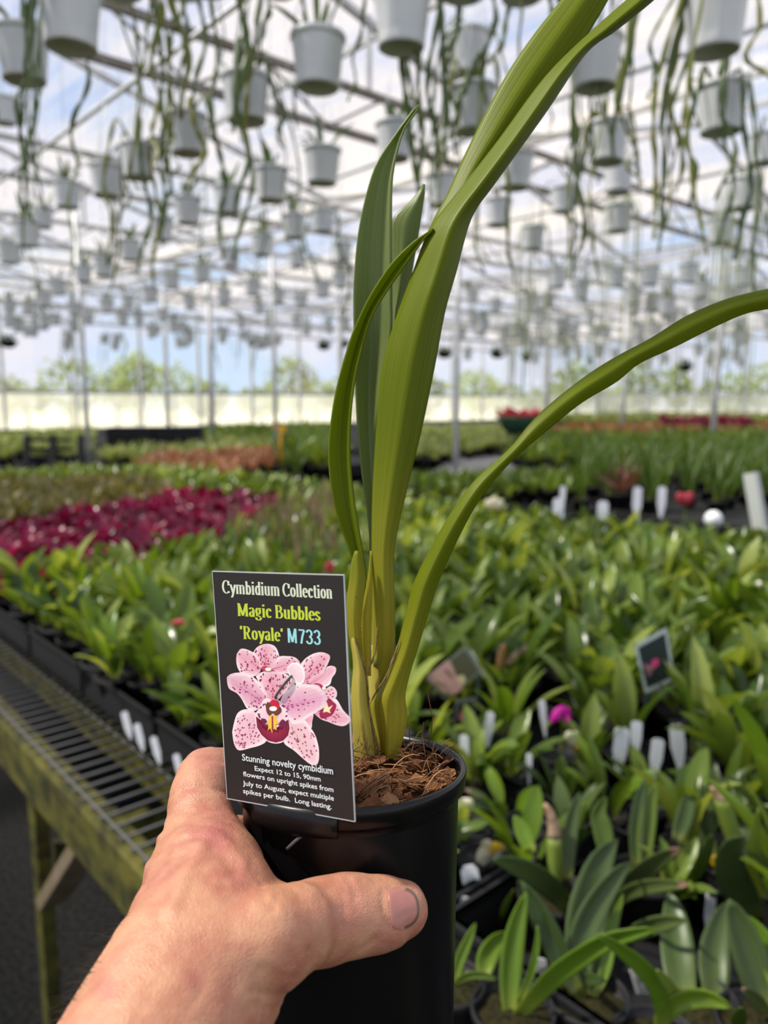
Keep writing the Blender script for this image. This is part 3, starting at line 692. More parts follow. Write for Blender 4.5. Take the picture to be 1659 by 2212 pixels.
# side flower
petal([(965, 250), (1020, 190), (1100, 145), (1180, 133), (1250, 160), (1256, 200), (1222, 280), (1190, 340), (1130, 390), (1060, 430), (990, 445), (985, 330)], ((1000, 430), (1240, 160)), spots=30)
petal([(1040, 440), (1080, 380), (1150, 340), (1200, 330), (1230, 280), (1280, 268), (1318, 290), (1312, 340), (1278, 390), (1255, 455), (1180, 480)], ((1060, 450), (1300, 290)), white=.2, spots=0)
petal([(1090, 735), (1160, 720), (1230, 700), (1290, 600), (1330, 610), (1390, 710), (1455, 780), (1460, 822), (1400, 866), (1330, 860), (1240, 825), (1170, 800)], ((1180, 740), (1440, 820)), spots=14, zone=(.1, .7), white=.15)
blob([(1080, 452), (1140, 438), (1185, 462), (1210, 500), (1260, 470), (1305, 490), (1328, 535), (1318, 585), (1280, 610), (1230, 640), (1190, 590), (1190, 520)], (.85, .62, .68), (.80, .45, .5))
blob([(1085, 448), (1130, 440), (1175, 455), (1195, 490), (1175, 500), (1150, 465)], (.42, .02, .09))
for q in ((1245, 520), (1275, 505), (1290, 540), (1262, 555), (1240, 580), (1285, 575), (1225, 550)): blob(ell(q[0], q[1], 11, 7, 8), (.45, .03, .12))
blob([(1150, 740), (1180, 700), (1215, 640), (1245, 590), (1290, 625), (1322, 665), (1290, 745), (1230, 782), (1170, 792)], (.30, .01, .06), (.42, .03, .09))
blob([(1190, 735), (1205, 660), (1225, 630), (1245, 680), (1285, 660), (1255, 710), (1265, 740), (1225, 725)], (.90, .75, .45))
# front-right sepal of the back flower
petal([(825, 290), (880, 238), (950, 245), (1000, 310), (1007, 390), (985, 445), (930, 450), (870, 400)], ((840, 300), (990, 430)), white=.4, spots=0, vein=False)
# big front flower
petal([(960, 840), (1085, 745), (1080, 830), (1065, 890)], ((960, 840), (1080, 800)), spots=0)
petal([(285, 930), (300, 850), (335, 745), (400, 703), (480, 710), (540, 760), (580, 850), (610, 960), (622, 1020), (560, 1060), (460, 1088), (370, 1110), (330, 1095), (300, 1030)], ((560, 800), (320, 1080)), spots=62, zone=(.12, .9), c_mid=(.76, .45, .55))
petal([(860, 820), (940, 806), (1010, 810), (1070, 890), (1112, 960), (1142, 1060), (1150, 1140), (1145, 1215), (1120, 1256), (1060, 1246), (980, 1182), (900, 1110), (800, 1030), (830, 900)], ((850, 840), (1110, 1240)), spots=44, zone=(.05, .85), c_mid=(.76, .50, .52))
petal([(520, 372), (580, 330), (680, 320), (800, 340), (880, 392), (945, 455), (880, 500), (800, 540), (740, 610), (680, 630), (620, 570), (560, 450)], ((690, 610), (690, 330)), spots=52, white=.15, ssz=(6, 11))
petal([(232, 382), (270, 350), (350, 335), (440, 345), (520, 400), (580, 470), (640, 590), (600, 650), (540, 702), (480, 720), (430, 690), (380, 600), (330, 540), (260, 500), (238, 450)], ((600, 640), (240, 390)), spots=34, c_mid=(.62, .22, .38))
petal([(760, 630), (800, 540), (880, 480), (960, 450), (1080, 455), (1160, 490), (1215, 560), (1226, 610), (1200, 680), (1120, 732), (1050, 772), (960, 832), (880, 842), (830, 760)], ((790, 680), (1215, 585)), spots=16, zone=(0, .6), c_mid=(.68, .26, .46))
for i in range(6): blob(ell(835 + 52 * i, 690 - 13 * i, 15, 7, 10), (.38, .03, .12))
# lip
blob([(512, 745), (555, 690), (600, 600), (640, 590), (680, 610), (740, 610), (790, 640), (830, 720), (850, 800), (866, 880), (852, 960), (800, 1022), (720, 1042), (640, 1022), (570, 962), (528, 880), (513, 800)], (.90, .72, .76), (.80, .50, .58))
for i in range(30):
    a = rnd.uniform(0, 6.28); q = (690 + 140 * math.cos(a), 740 + 110 * math.sin(a)); blob(ell(q[0], q[1], rnd.uniform(8, 16), rnd.uniform(5, 9), 8), (.22, .01, .07))
blob([(522, 770), (560, 830), (590, 880), (620, 910), (640, 870), (655, 930), (680, 900), (700, 940), (722, 905), (745, 935), (760, 880), (790, 900), (805, 850), (845, 800), (857, 890), (842, 960), (792, 1012), (720, 1031), (642, 1012), (576, 953), (534, 880)], (.20, .005, .035), (.38, .02, .07), False)
blob([(570, 790), (620, 800), (640, 860), (600, 870)], (.16, .01, .07)); blob([(740, 850), (790, 800), (830, 850), (790, 880)], (.16, .01, .07))
blob([(640, 740), (662, 800), (612, 850), (650, 850), (640, 910), (664, 890), (682, 935), (702, 890), (730, 910), (722, 850), (760, 840), (722, 800), (755, 740), (700, 765)], (.85, .50, .03), (.90, .62, .10), False)
blob([(678, 770), (694, 765), (698, 915), (680, 918)], (.30, .04, .04), None, False)
blob([(618, 655), (670, 630), (760, 672), (775, 725), (725, 765), (690, 740), (660, 765), (630, 730)], (.13, .03, .03), (.20, .06, .03))
blob([(652, 635), (690, 605), (742, 622), (758, 665), (738, 698), (690, 665)], (.60, .01, .05)); blob(ell(694, 694, 38, 24), (.95, .93, .82))
blob([(575, 290), (600, 270), (650, 280), (690, 310), (660, 325), (600, 320)], (.50, .05, .12)); blob(ell(645, 302, 30, 18), (.95, .90, .75)); blob(ell(1200, 490, 20, 13), (.95, .88, .7))
M['ink'] = vcol('printed_flower_ink', .42, .4)
FB.build('flower_picture', M['ink'], card, smooth=False)
# wire that ties the card on: over the front, through, and out again below the rim
b = MB()
w1 = [CP(631, 1460, .0002), CP(628, 1464, .0009), CP(612, 1484, .0011), CP(598, 1504, .0008), CP(596, 1508, -.0004)]
b.tube(cr(w1, 14), .00042, n=8); b.build('tie_wire', M['wire'], label)
b = MB(); dd = .2365
b.tube(cr([P(661, 1795, dd + .0062), P(658, 1800, dd + .0035), P(640, 1815, dd + .0035), P(624, 1830, dd + .0045), P(621, 1833, dd + .0075)], 14), .00055, n=8); b.build('tie_wire', M['wire'], label)
# the wire's hidden run behind the card, down into the rim
b = MB(); b.tube(cr([CP(596, 1508, -.0008), CP(610, 1600, -.0012), P(640, 1700, .2485), P(655, 1760, .2440), P(661, 1795, dd + .0062)], 16), .00042, n=6); b.build('tie_wire', M['wire'], label)
# ================================================================== THE HAND
m, t, out = newmat('skin'); l = t.links.new
bs = N(t, 'ShaderNodeBsdfPrincipled', {'Roughness': 0.46, 'Specular IOR Level': 0.42, 'Subsurface Weight': 0.12, 'Subsurface Scale': 0.006})
bs.inputs['Subsurface Radius'].default_value = (1.0, .35, .2)
tcn = N(t, 'ShaderNodeTexCoord')
n1 = N(t, 'ShaderNodeTexNoise', {'Scale': 55.0, 'Detail': 4}); n2 = N(t, 'ShaderNodeTexNoise', {'Scale': 190.0, 'Detail': 4}); l(tcn.outputs['Object'], n1.inputs[0]); l(tcn.outputs['Object'], n2.inputs[0])
r1 = N(t, 'ShaderNodeMapRange', {'From Min': .36, 'From Max': .66}); l(n1.outputs[0], r1.inputs[0]); r2 = N(t, 'ShaderNodeMapRange', {'From Min': .4, 'From Max': .75, 'To Max': .55}); l(n2.outputs[0], r2.inputs[0])
m1 = N(t, 'ShaderNodeMix', {'A': (.49, .232, .130, 1), 'B': (.39, .142, .088, 1)}, data_type='RGBA'); l(r1.outputs[0], m1.inputs[0])
m2 = N(t, 'ShaderNodeMix', {'B': (.56, .31, .18, 1)}, data_type='RGBA'); l(r2.outputs[0], m2.inputs[0]); l(m1.outputs['Result'], m2.inputs['A'])
# ruddy patches where the knuckles and the scar are
at = N(t, 'ShaderNodeAttribute', attribute_name='tint'); sx = N(t, 'ShaderNodeSeparateColor'); l(at.outputs[0], sx.inputs[0])
m3 = N(t, 'ShaderNodeMix', {'B': (.40, .115, .105, 1)}, data_type='RGBA'); l(sx.outputs[0], m3.inputs[0]); l(m2.outputs['Result'], m3.inputs['A']); l(m3.outputs['Result'], bs.inputs['Base Color'])
vb = N(t, 'ShaderNodeTexVoronoi', {'Scale': 1100.0}); vb.feature = 'DISTANCE_TO_EDGE'; nb = N(t, 'ShaderNodeTexNoise', {'Scale': 320.0, 'Detail': 5}); l(tcn.outputs['Object'], nb.inputs[0])
mv = N(t, 'ShaderNodeMix', {'Factor': .12}, data_type='VECTOR'); l(tcn.outputs['Object'], vb.inputs['Vector'])
ad = N(t, 'ShaderNodeMath', operation='MULTIPLY_ADD'); l(vb.outputs['Distance'], ad.inputs[0]); ad.inputs[1].default_value = .5; l(nb.outputs[0], ad.inputs[2])
bp = N(t, 'ShaderNodeBump', {'Strength': .5, 'Distance': .0009}); l(ad.outputs[0], bp.inputs['Height']); l(bp.outputs[0], bs.inputs['Normal'])
l(bs.outputs[0], out.inputs['Surface'])
M['skin'] = m
def limb(mb, st, n=28, seg=20):
    """st: (px, py, depth, half width in px, half thickness in m)"""
    c = cr([P(a, b_, d) for a, b_, d, w_, k in st], seg * 2)
    # widths follow the same parameter
    ds = [0]; pts = [P(a, b_, d) for a, b_, d, w_, k in st]
    for i in range(len(pts) - 1): ds.append(ds[-1] + (pts[i + 1] - pts[i]).length)
    A, B = [], []
    for k in range(seg * 2):
        x = ds[-1] * k / (seg * 2 - 1); i = 0
        while i < len(pts) - 2 and x > ds[i + 1]: i += 1
        f = min(max((x - ds[i]) / (ds[i + 1] - ds[i]), 0), 1); f = f * f * (3 - 2 * f)
        A.append((st[i][3] * st[i][2] * (1 - f) + st[i + 1][3] * st[i + 1][2] * f) / FPX); B.append(st[i][4] * (1 - f) + st[i + 1][4] * f)
    # round caps
    t0 = (c[0] - c[1]).normalized(); t1 = (c[-1] - c[-2]).normalized(); pre, post = [], []
    for q in (.25, .5, .72, .9, .99):
        s_ = math.sqrt(1 - q * q)
        post.append((c[-1] + t1 * (A[-1] * q * .95), A[-1] * s_, B[-1] * s_)); pre.append((c[0] + t0 * (A[0] * q * .95), A[0] * s_, B[0] * s_))
    pre.reverse(); allp = [(p, a, b_) for p, a, b_ in pre] + list(zip(c, A, B)) + post
    pp = [x[0] for x in allp]; N_ = len(pp); rows = []
    for i in range(N_):
        t_ = (pp[min(i + 1, N_ - 1)] - pp[max(i - 1, 0)]).normalized()
        # side axis as seen from the camera, thickness axis square to it
        vd = (pp[i] - C0).normalized(); a = t_.cross(vd)
        if a.length < .35: a = t_.cross(CU if abs(t_.dot(CU)) < .8 else CR)
        a.normalize(); b_ = a.cross(t_).normalized()
        rows.append([pp[i] + a * (allp[i][1] * math.cos(2 * math.pi * k / n)) + b_ * (allp[i][2] * math.sin(2 * math.pi * k / n)) for k in range(n)])
    mb.grid(rows, True, True, True)
hb = MB()
# forearm, wrist and back of the hand up to the index knuckle
limb(hb, [(130, 2650, .160, 225, .024), (262, 2390, .178, 216, .0235), (352, 2235, .192, 208, .0225), (430, 2085, .208, 197, .0215), (448, 1985, .222, 166, .0205), (444, 1900, .236, 132, .0185), (438, 1835, .248, 104, .0145), (433, 1770, .257, 74, .0108)])
# thumb ball and web
limb(hb, [(470, 2080, .206, 150, .020), (560, 2040, .209, 112, .0165), (640, 2003, .2165, 92, .0125)])
limb(hb, [(440, 1870, .238, 88, .0155), (505, 1945, .231, 78, .0130), (590, 1998, .2235, 84, .0125)])
# thumb
limb(hb, [(560, 2030, .2140, 100, .0150), (650, 2000, .2215, 88, .0122), (695, 1990, .2245, 89, .0115), (748, 1978, .2283, 86, .0110), (810, 1974, .2320, 79, .0103), (850, 1967, .2350, 73, .0096), (866, 1964, .2360, 62, .0088)])
# index: up beside the pot, then bent behind it
limb(hb, [(440, 1850, .246, 92, .0135), (431, 1770, .259, 70, .0110), (434, 1715, .267, 66, .0108), (446, 1688, .276, 62, .0108)])
limb(hb, [(436, 1720, .268, 64, .0105), (440, 1684, .276, 62, .0105), (461, 1670, .289, 60, .0096), (516, 1668, .316, 54, .0084), (590, 1672, .332, 50, .0078), (650, 1684, .3370, 44, .0070)])
limb(hb, [(452, 1735, .266, 45, .0096), (466, 1690, .279, 42, .0100), (472, 1675, .288, 40, .0092)])
# middle, ring and little finger round the back of the pot
for (y0, y1, dd, x1) in ((1905, 1815, .2455, 742), (1975, 1930, .234, 752), (2060, 2045, .222, 735)):
    limb(hb, [(420, y0, dd, 74, .0125), (418, (y0 + y1) / 2, dd + .022, 62, .0105), (440, y1 + 6, dd + .046, 56, .0092), (500, y1, .3115, 52, .0082), (600, y1 + 6, .3240, 49, .0080), (690, y1 + 14, .3262, 46, .0078), (x1, y1 + 22, .3250, 42, .0070)])
tmp = hb.build('hand_shape', M['skin'])
md = tmp.modifiers.new('r', 'REMESH'); md.mode = 'VOXEL'; md.voxel_size = .0011; md.adaptivity = 0
md = tmp.modifiers.new('s', 'SMOOTH'); md.factor = .5; md.iterations = 14
dg = bpy.context.evaluated_depsgraph_get(); dg.update()
me = bpy.data.meshes.new_from_object(tmp.evaluated_get(dg)); bpy.data.objects.remove(tmp)
hv = [v.co.copy() for v in me.vertices]; hf = [tuple(p.vertices) for p in me.polygons]
nrm = [v.normal.copy() for v in me.vertices]; bpy.data.meshes.remove(me)
hv = [Vector(v) for v in hv]
# skin folds, tendons and dents: pushed in or out along short traced lines
CREASE = [  # polyline px, width px, depth m (+ out)
    ([(340, 1795), (372, 1782), (420, 1778), (470, 1788)], 5, -.0005), ([(350, 1765), (400, 1752), (455, 1758), (490, 1772)], 5, -.0004), ([(332, 1828), (370, 1815), (425, 1812), (480, 1822)], 6, -.0005),
    ([(305, 1862), (345, 1846), (400, 1850)], 6, -.0004), ([(366, 1722), (400, 1704), (445, 1700), (490, 1712)], 5, -.0003), ([(380, 1672), (420, 1650), (455, 1640), (486, 1646)], 7, -.0004),
    ([(752, 1896), (762, 1920), (768, 1944)], 4, -.0006), ([(738, 1925), (744, 1960), (746, 2000)], 4, -.0003), ([(566, 1915), (570, 1945), (590, 1965)], 7, -.0005), ([(600, 1935), (593, 1965)], 5, -.0004),
    ([(668, 2050), (670, 2085)], 5, -.0007), ([(815, 2028), (785, 2048), (752, 2062)], 6, -.0005), ([(560, 2090), (610, 2108), (640, 2112)], 6, -.0004), ([(545, 2140), (590, 2152), (620, 2150)], 7, -.0007), ([(540, 2168), (580, 2178), (606, 2176)], 6, -.0005),
    ([(455, 1830), (485, 1850), (510, 1880)], 13, -.0007), ([(430, 1845), (400, 1900), (372, 1960)], 14, .0007), ([(440, 1818), (452, 1806)], 26, .0010), ([(470, 1800), (500, 1830), (530, 1870)], 9, .0005),
    ([(300, 1900), (330, 1930), (345, 1990)], 12, -.0004), ([(420, 2100), (440, 2130), (425, 2160)], 8, -.0003), ([(735, 1905), (760, 1908)], 14, .0004), ([(332, 1812), (345, 1808)], 9, .0009), ([(347, 1785), (358, 1782)], 7, .0006), ([(300, 1872), (312, 1868)], 14, .0009),
    ([(828, 1925), (826, 1960), (838, 2000)], 5, -.0005), ([(838, 1917), (870, 1907), (895, 1922)], 4, -.0004)]
def segd(x, y, a, b_):
    dx, dy = b_[0] - a[0], b_[1] - a[1]; L2 = dx * dx + dy * dy or 1; t_ = max(0, min(1, ((x - a[0]) * dx + (y - a[1]) * dy) / L2))
    return math.hypot(x - a[0] - dx * t_, y - a[1] - dy * t_)
tints = []
RED = [(466, 1805, 42, .75), (232, 2140, 26, .55), (760, 1960, 60, .35), (900, 1990, 35, .4), (520, 1880, 40, .4), (450, 1640, 40, .35), (840, 2035, 40, .4), (330, 1900, 40, .25), (420, 2120, 16, .45), (520, 2045, 18, .4)]
for i, v in enumerate(hv):
    x, y, d = proj(v); front = nrm[i].dot((C0 - v).normalized()); tv = 0
    if front > -.35 and d < .31:
        for pl, w_, dp in CREASE:
            mn = min(segd(x, y, pl[k], pl[k + 1]) for k in range(len(pl) - 1))
            if mn < w_ * 2.5: hv[i] = hv[i] + nrm[i] * (dp * math.exp(-(mn / w_) ** 2) * min(1, front + .5))
        for rx, ry, rr, s_ in RED: tv = max(tv, s_ * math.exp(-((x - rx) ** 2 + (y - ry) ** 2) / rr ** 2))
    tints.append((tv, 0, 0))
for i in range(len(hv)): hv[i] = hv[i] + nrm[i] * (.00016 * noise.noise(hv[i] * 260) + .0003 * noise.noise(hv[i] * 110))
b = MB(); b.add(hv, hf, None, tints)
hand_loc = P(352, 2235, .192)
hand = b.build('hand', M['skin'], loc=hand_loc)
tag(hand, 'bare left hand and wrist gripping the black pot, thumb across its front', 'hand')
hand['_w'] = tuple(hand_loc)
bvh = BVHTree.FromPolygons(hv, hf)
# thumbnail laid on the thumb
nail_ol = [(838, 1926), (848, 1917), (868, 1914), (886, 1919), (900, 1932), (907, 1956), (906, 1980), (896, 1997), (878, 2008), (858, 2008), (847, 2000), (843, 1975), (840, 1948)]
ol = cr([(x, y, 0) for x, y in nail_ol + nail_ol[:1]], 49)[:48]; cx, cyy = 873, 1962
def on_hand(px, py, off=0.0):
    r = ray(px, py); h = bvh.ray_cast(C0, r.normalized())
    if h[0] is None: return None
    return h[0] - r.normalized() * off
b = MB(); rows = []; tt = []
for k in (0.001, .2, .4, .6, .75, .86, .93, .98, 1.02):
    row = []
    for q in ol:
        x, y = cx + (q.x - cx) * k, cyy + (q.y - cyy) * k
        p = on_hand(x, y, .00038 if k < .9 else (.00032 if k < .95 else (.0003 if k < 1 else -.0005)))
        row.append(p if p is not None else P(x, y, .222)); far = (x - 838) / 70.0
        free = k > .9 and q.x > 868; dirt = .84 < k < .94 and q.x > 876
        tt.append((.13, .075, .05) if dirt else ((.44, .26, .175) if free else (.42, .170, .135)))
    rows.append(row)
b.grid(rows, True, tint=tt)
b.build('thumbnail', vcol('nail', .30, .5), hand)
# dark hairs standing off the edge of the wrist
b = MB(); rnd = random.Random(9)
edge = [(292, 1900), (262, 1958), (243, 1992), (209, 2056), (163, 2144), (125, 2208)]
ep = cr([(x, y, 0) for x, y in edge], 60)
for i in range(120):
    q = ep[min(int(rnd.random() ** .8 * 59), 59)]; x0, y0 = q.x + rnd.uniform(8, 26), q.y + rnd.uniform(-4, 4)
    p0 = on_hand(x0, y0, -.0003)
    if p0 is None: continue
    d0 = (p0 - C0).dot(CF); ln = rnd.uniform(35, 75); a = R(rnd.uniform(150, 215)); bend = R(rnd.uniform(20, 95)); x, y = x0, y0; pts = [p0]
    for k in range(1, 7):
        x += math.cos(a) * ln / 6; y -= math.sin(a) * ln / 6 * .8; a += bend / 6; pts.append(P(x, y, d0 + .001 * k + .0015))
    b.tube(pts, [.000055 * (1 - .12 * k) for k in range(7)], n=3)
for i in range(0):    # short pale hairs lying on the back of the hand
    x0, y0 = rnd.uniform(320, 470), rnd.uniform(1780, 2080); p0 = on_hand(x0, y0, .0001)
    if p0 is None: continue
    a = R(rnd.uniform(10, 60)); pts = [p0]
    for k in range(1, 5):
        q = on_hand(x0 + math.cos(a) * 6 * k, y0 - math.sin(a) * 6 * k + k * k * .6, .0002 + .0001 * k)
        if q is not None: pts.append(q)
    if len(pts) > 2: b.tube(pts, .00003, n=3)
tag(b.build('arm_hair', simple('dark_hair', (.045, .030, .020), .5, .4), hand), 'fine dark hairs at the wrist')
# ================================================================== BENCHES AND POTTED PLANTS
BZ = 0.75
v0 = toUV(G(331, 1824, BZ))[1]; vfar = toUV(G(1250, 1130, BZ + .05))[1]; vcut = toUV(G(1250, 1200, BZ))[1]
LM = {
 'green': leafmat('broad_green_leaf', (0.050, 0.098, 0.012), (0.165, 0.240, 0.034), (0.21, 0.25, 0.04), .25, .25, .34, objv=.5),
 'deep': leafmat('deep_green_leaf', (0.045, 0.080, 0.022), (0.085, 0.125, 0.035), (0.15, 0.17, 0.03), .25, .38, .22, (1.6, 1.7, .7), objv=.3, veins=7),
 'deeptip': leafmat('deep_green_leaf_dry_tip', (0.055, 0.085, 0.025), (0.10, 0.13, 0.035), (0.15, 0.17, 0.03), .25, .38, .22, (1.6, 1.7, .7), objv=.3, ctip=(.30, .19, .13), tipk=.86),
 'bright': leafmat('bright_green_leaf', (0.10, 0.19, 0.012), (0.16, 0.25, 0.02), (0.24, 0.29, 0.04), .3, .30, .35, objv=.2, veins=7),
 'lime': leafmat('yellow_green_leaf', (0.18, 0.255, 0.04), (0.31, 0.37, 0.09), (0.26, 0.28, 0.05), .3, .35, .35, objv=.4),
 'mag': leafmat('magenta_leaf', (0.085, 0.004, 0.022), (0.26, 0.018, 0.07), (0.14, 0.02, 0.04), .3, .28, .30, (1.8, .7, 1.1), objv=.3),
 'olive': leafmat('olive_leaf', (0.10, 0.10, 0.03), (0.22, 0.19, 0.07), (0.2, 0.16, 0.06), .3, .5, .2, objv=.6),
 'pink': leafmat('pink_brown_leaf', (0.22, 0.10, 0.05), (0.42, 0.20, 0.13), (0.2, 0.2, 0.05), .3, .5, .2, objv=.6),
 'mauve': leafmat('mauve_brown_leaf', (0.10, 0.04, 0.045), (0.20, 0.09, 0.085), (0.12, 0.10, 0.04), .3, .5, .2, objv=.4),
 'brownish': leafmat('rust_leaf', (0.22, 0.11, 0.04), (0.32, 0.18, 0.07), (0.2, 0.2, 0.05), .3, .5, .2, objv=.6),
 'grass': leafmat('strap_leaf', (0.05, 0.10, 0.018), (0.10, 0.17, 0.03), (0.14, 0.18, 0.03), .25, .35, .3, objv=.4),
 'pale': leafmat('pale_green_leaf', (0.13, 0.18, 0.06), (0.28, 0.33, 0.13), (0.2, 0.22, 0.06), .3, .5, .3, objv=.5),
 'tan': simple('dry_bract', (.42, .30, .19), .8, .2, col2=(.24, .15, .09), scale=120),
 'petal_m': leafmat('magenta_petal', (.62, .015, .36), (.75, .03, .45), None, .2, .4, .35, (1.2, 1, 1.1)),
 'petal_y': leafmat('yellow_petal', (.78, .52, .02), (.86, .64, .06), None, .2, .45, .3, (1.1, 1.05, .8)),
 'petal_w': leafmat('cream_petal', (.78, .74, .60), (.85, .80, .55), (.80, .55, .05), .35, .45, .3, (1.05, 1.05, 1)),
 'petal_r': leafmat('red_petal', (.50, .04, .06), (.6, .08, .1), None, .2, .45, .3, (1.1, 1, 1)),
}
def strap(mb, base, az, L_, wd, el, droop, fold=.25, n=8, m=4, tint=.5, peti=.0, twist=0.0, shape=0):
    """a leaf: starts at base, heads az at elevation el (radians), bends down by droop over its length"""
    p = Vector(base); rows, tt, uv = [], [], []
    side0 = Vector((-math.sin(az), math.cos(az), 0)); fwd = Vector((math.cos(az), math.sin(az), 0))
    for i in range(n):
        t = i / (n - 1); e_ = el - droop * t ** 1.5
        d = fwd * math.cos(e_) + Vector((0, 0, math.sin(e_))); up = fwd * -math.sin(e_) + Vector((0, 0, math.cos(e_)))
        tw = twist * t; side = side0 * math.cos(tw) + up * math.sin(tw); u2 = up * math.cos(tw) - side0 * math.sin(tw)
        if t < peti: w_ = wd * .16
        else:
            q = (t - peti) / (1 - peti)
            w_ = wd * (max(.16, (math.sin(math.pi * min(q * .93 + .07, 1)) ** (.75 if shape == 0 else .5)))) if q < .995 else wd * .02
            if shape == 2: w_ = wd * (1 - .75 * q) if q < .99 else wd * .05
        row = []
        for j in range(m):
            s = j / (m - 1) - .5
            row.append(p + side * (s * w_) + u2 * (fold * w_ * abs(s * 2) ** 1.2)); tt.append((tint, t, .5)); uv.append((s + .5, t * 2))
        rows.append(row); p = p + d * (L_ / (n - 1))
    mb.grid(rows, uv=uv, tint=tt)
def pot_mb(r=.042, h=.072, z=0.0, n=18):
    b = MB(); b.lathe([(0, z + .001), (r * .78, z), (r * .96, z + h * .86), (r * 1.04, z + h * .87), (r * 1.06, z + h * .985), (r * 1.0, z + h), (r * .95, z + h * .97), (r * .92, z + h * .86), (0, z + h * .88)], n)
    return b
def proto(name, kind, seed, sep=False):
    rn = random.Random(seed); o = thing(name, (0, 0, 0), 'x', 'plant'); del o['label']; del o['category']
    pt = pot_mb(.040 if kind != 'grass' else .05, .070).build('pot', M['blackmat'], o)
    if kind in ('broad',): pass
    leaves = []
    if kind == 'broad':
        for k in range(rn.randint(7, 10)):
            az = rn.uniform(0, 6.28); L_ = rn.uniform(.095, .165); leaves.append((dict(base=(.012 * math.cos(az), .012 * math.sin(az), .064), az=az + rn.uniform(-.4, .4), L_=L_, wd=rn.uniform(.024, .041), el=rn.uniform(.85, 1.5), droop=rn.uniform(.25, 1.25), fold=rn.uniform(.12, .35), tint=rn.random() ** 1.3, peti=rn.uniform(.05, .25), twist=rn.uniform(-.5, .5)), 'green' if rn.random() < .87 else 'lime'))
    elif kind == 'deep':
        for k in range(rn.randint(6, 8)):
            az = rn.uniform(0, 6.28); leaves.append((dict(base=(.014 * math.cos(az), .014 * math.sin(az), .062), az=az, L_=rn.uniform(.13, .21), wd=rn.uniform(.026, .042), el=rn.uniform(1.05, 1.5), droop=rn.uniform(.2, 1.0), fold=rn.uniform(.1, .3), tint=rn.random(), peti=rn.uniform(.15, .3), twist=rn.uniform(-.6, .6), n=10, m=5), rn.choice(['deep', 'deep', 'deeptip', 'green', 'bright'])))
    elif kind == 'lime':
        for k in range(rn.randint(8, 11)):
            az = rn.uniform(0, 6.28); leaves.append((dict(base=(.012 * math.cos(az), .012 * math.sin(az), .064), az=az, L_=rn.uniform(.08, .14), wd=rn.uniform(.020, .033), el=rn.uniform(.9, 1.5), droop=rn.uniform(.1, .9), fold=.25, tint=rn.random(), peti=rn.uniform(.05, .2), twist=rn.uniform(-.5, .5)), rn.choice(['lime', 'green', 'green', 'bright'])))
    elif kind == 'spike':      # upright, with dry straw-coloured flower stalks
        for k in range(rn.randint(8, 10)):
            az = rn.uniform(0, 6.28); leaves.append((dict(base=(.012 * math.cos(az), .012 * math.sin(az), .064), az=az, L_=rn.uniform(.09, .15), wd=rn.uniform(.014, .022), el=rn.uniform(1.1, 1.55), droop=rn.uniform(.05, .5), fold=.25, tint=rn.random(), peti=.1), rn.choice(['green', 'lime', 'pale'])))
        for k in range(4):
            az = rn.uniform(0, 6.28); leaves.append((dict(base=(.01 * math.cos(az), .01 * math.sin(az), .064), az=az, L_=rn.uniform(.15, .19), wd=.010, el=1.5, droop=.1, fold=.5, tint=.5), 'tan'))
    elif kind == 'mag':
        for k in range(rn.randint(13, 17)):
            az = k * 2.4 + rn.uniform(-.3, .3); q = k / 16; leaves.append((dict(base=(.008 * math.cos(az), .008 * math.sin(az), .066 + .05 * q), az=az, L_=rn.uniform(.055, .085), wd=rn.uniform(.034, .050), el=.25 + 1.0 * q, droop=rn.uniform(.2, .9), fold=.2, tint=rn.random(), n=6, shape=1), 'mag'))
    elif kind == 'grass':
        for k in range(rn.randint(11, 15)):
            az = rn.uniform(0, 6.28); leaves.append((dict(base=(.018 * math.cos(az), .018 * math.sin(az), .064), az=az, L_=rn.uniform(.26, .42), wd=rn.uniform(.012, .020), el=rn.uniform(1.15, 1.5), droop=rn.uniform(.3, 1.5), fold=.3, tint=rn.random(), n=9, m=3, shape=2), 'grass'))
    else:                      # small bushy bedding: kind names the leaf
        for k in range(26):
            az = rn.uniform(0, 6.28); r_ = .03 * rn.random(); leaves.append((dict(base=(r_ * math.cos(az), r_ * math.sin(az), .06 + rn.uniform(0, .03)), az=az, L_=rn.uniform(.06, .13), wd=rn.uniform(.016, .030), el=rn.uniform(.5, 1.5), droop=rn.uniform(.1, .9), fold=.2, tint=rn.random(), n=5, m=3), kind))
    if sep:
        for kw, mk in leaves:
            b = MB(); strap(b, **kw); b.build('leaf', LM[mk], o)
    else:
        mats = sorted(set(mk for _, mk in leaves)); b = MB()
        for kw, mk in leaves:
            k0 = len(b.f); strap(b, **kw); b.m[k0:] = [mats.index(mk)] * (len(b.f) - k0)
        b.build('foliage', [LM[q] for q in mats], o)
    return o
PR = {}
def protos(kind, nvar, sep=False, name='potted_orchid_seedling'):
    PR[(kind, sep)] = [proto(name, kind, 100 * len(PR) + i, sep) for i in range(nvar)]
protos('broad', 5, True); protos('broad', 6); protos('deep', 5, True); protos('lime', 5); protos('spike', 4); protos('mag', 5, name='magenta_plant'); protos('grass', 4, name='strap_leaved_plant')
for kname, nm in (('olive', 'olive_plant'), ('pink', 'pink_plant'), ('brownish', 'rust_plant'), ('mauve', 'mauve_plant'), ('pale', 'pale_green_plant'), ('green', 'green_plant')): protos(kname, 3, name=nm)
ALLPROTO = [o for L_ in PR.values() for o in L_]
rp2 = random.Random(21)
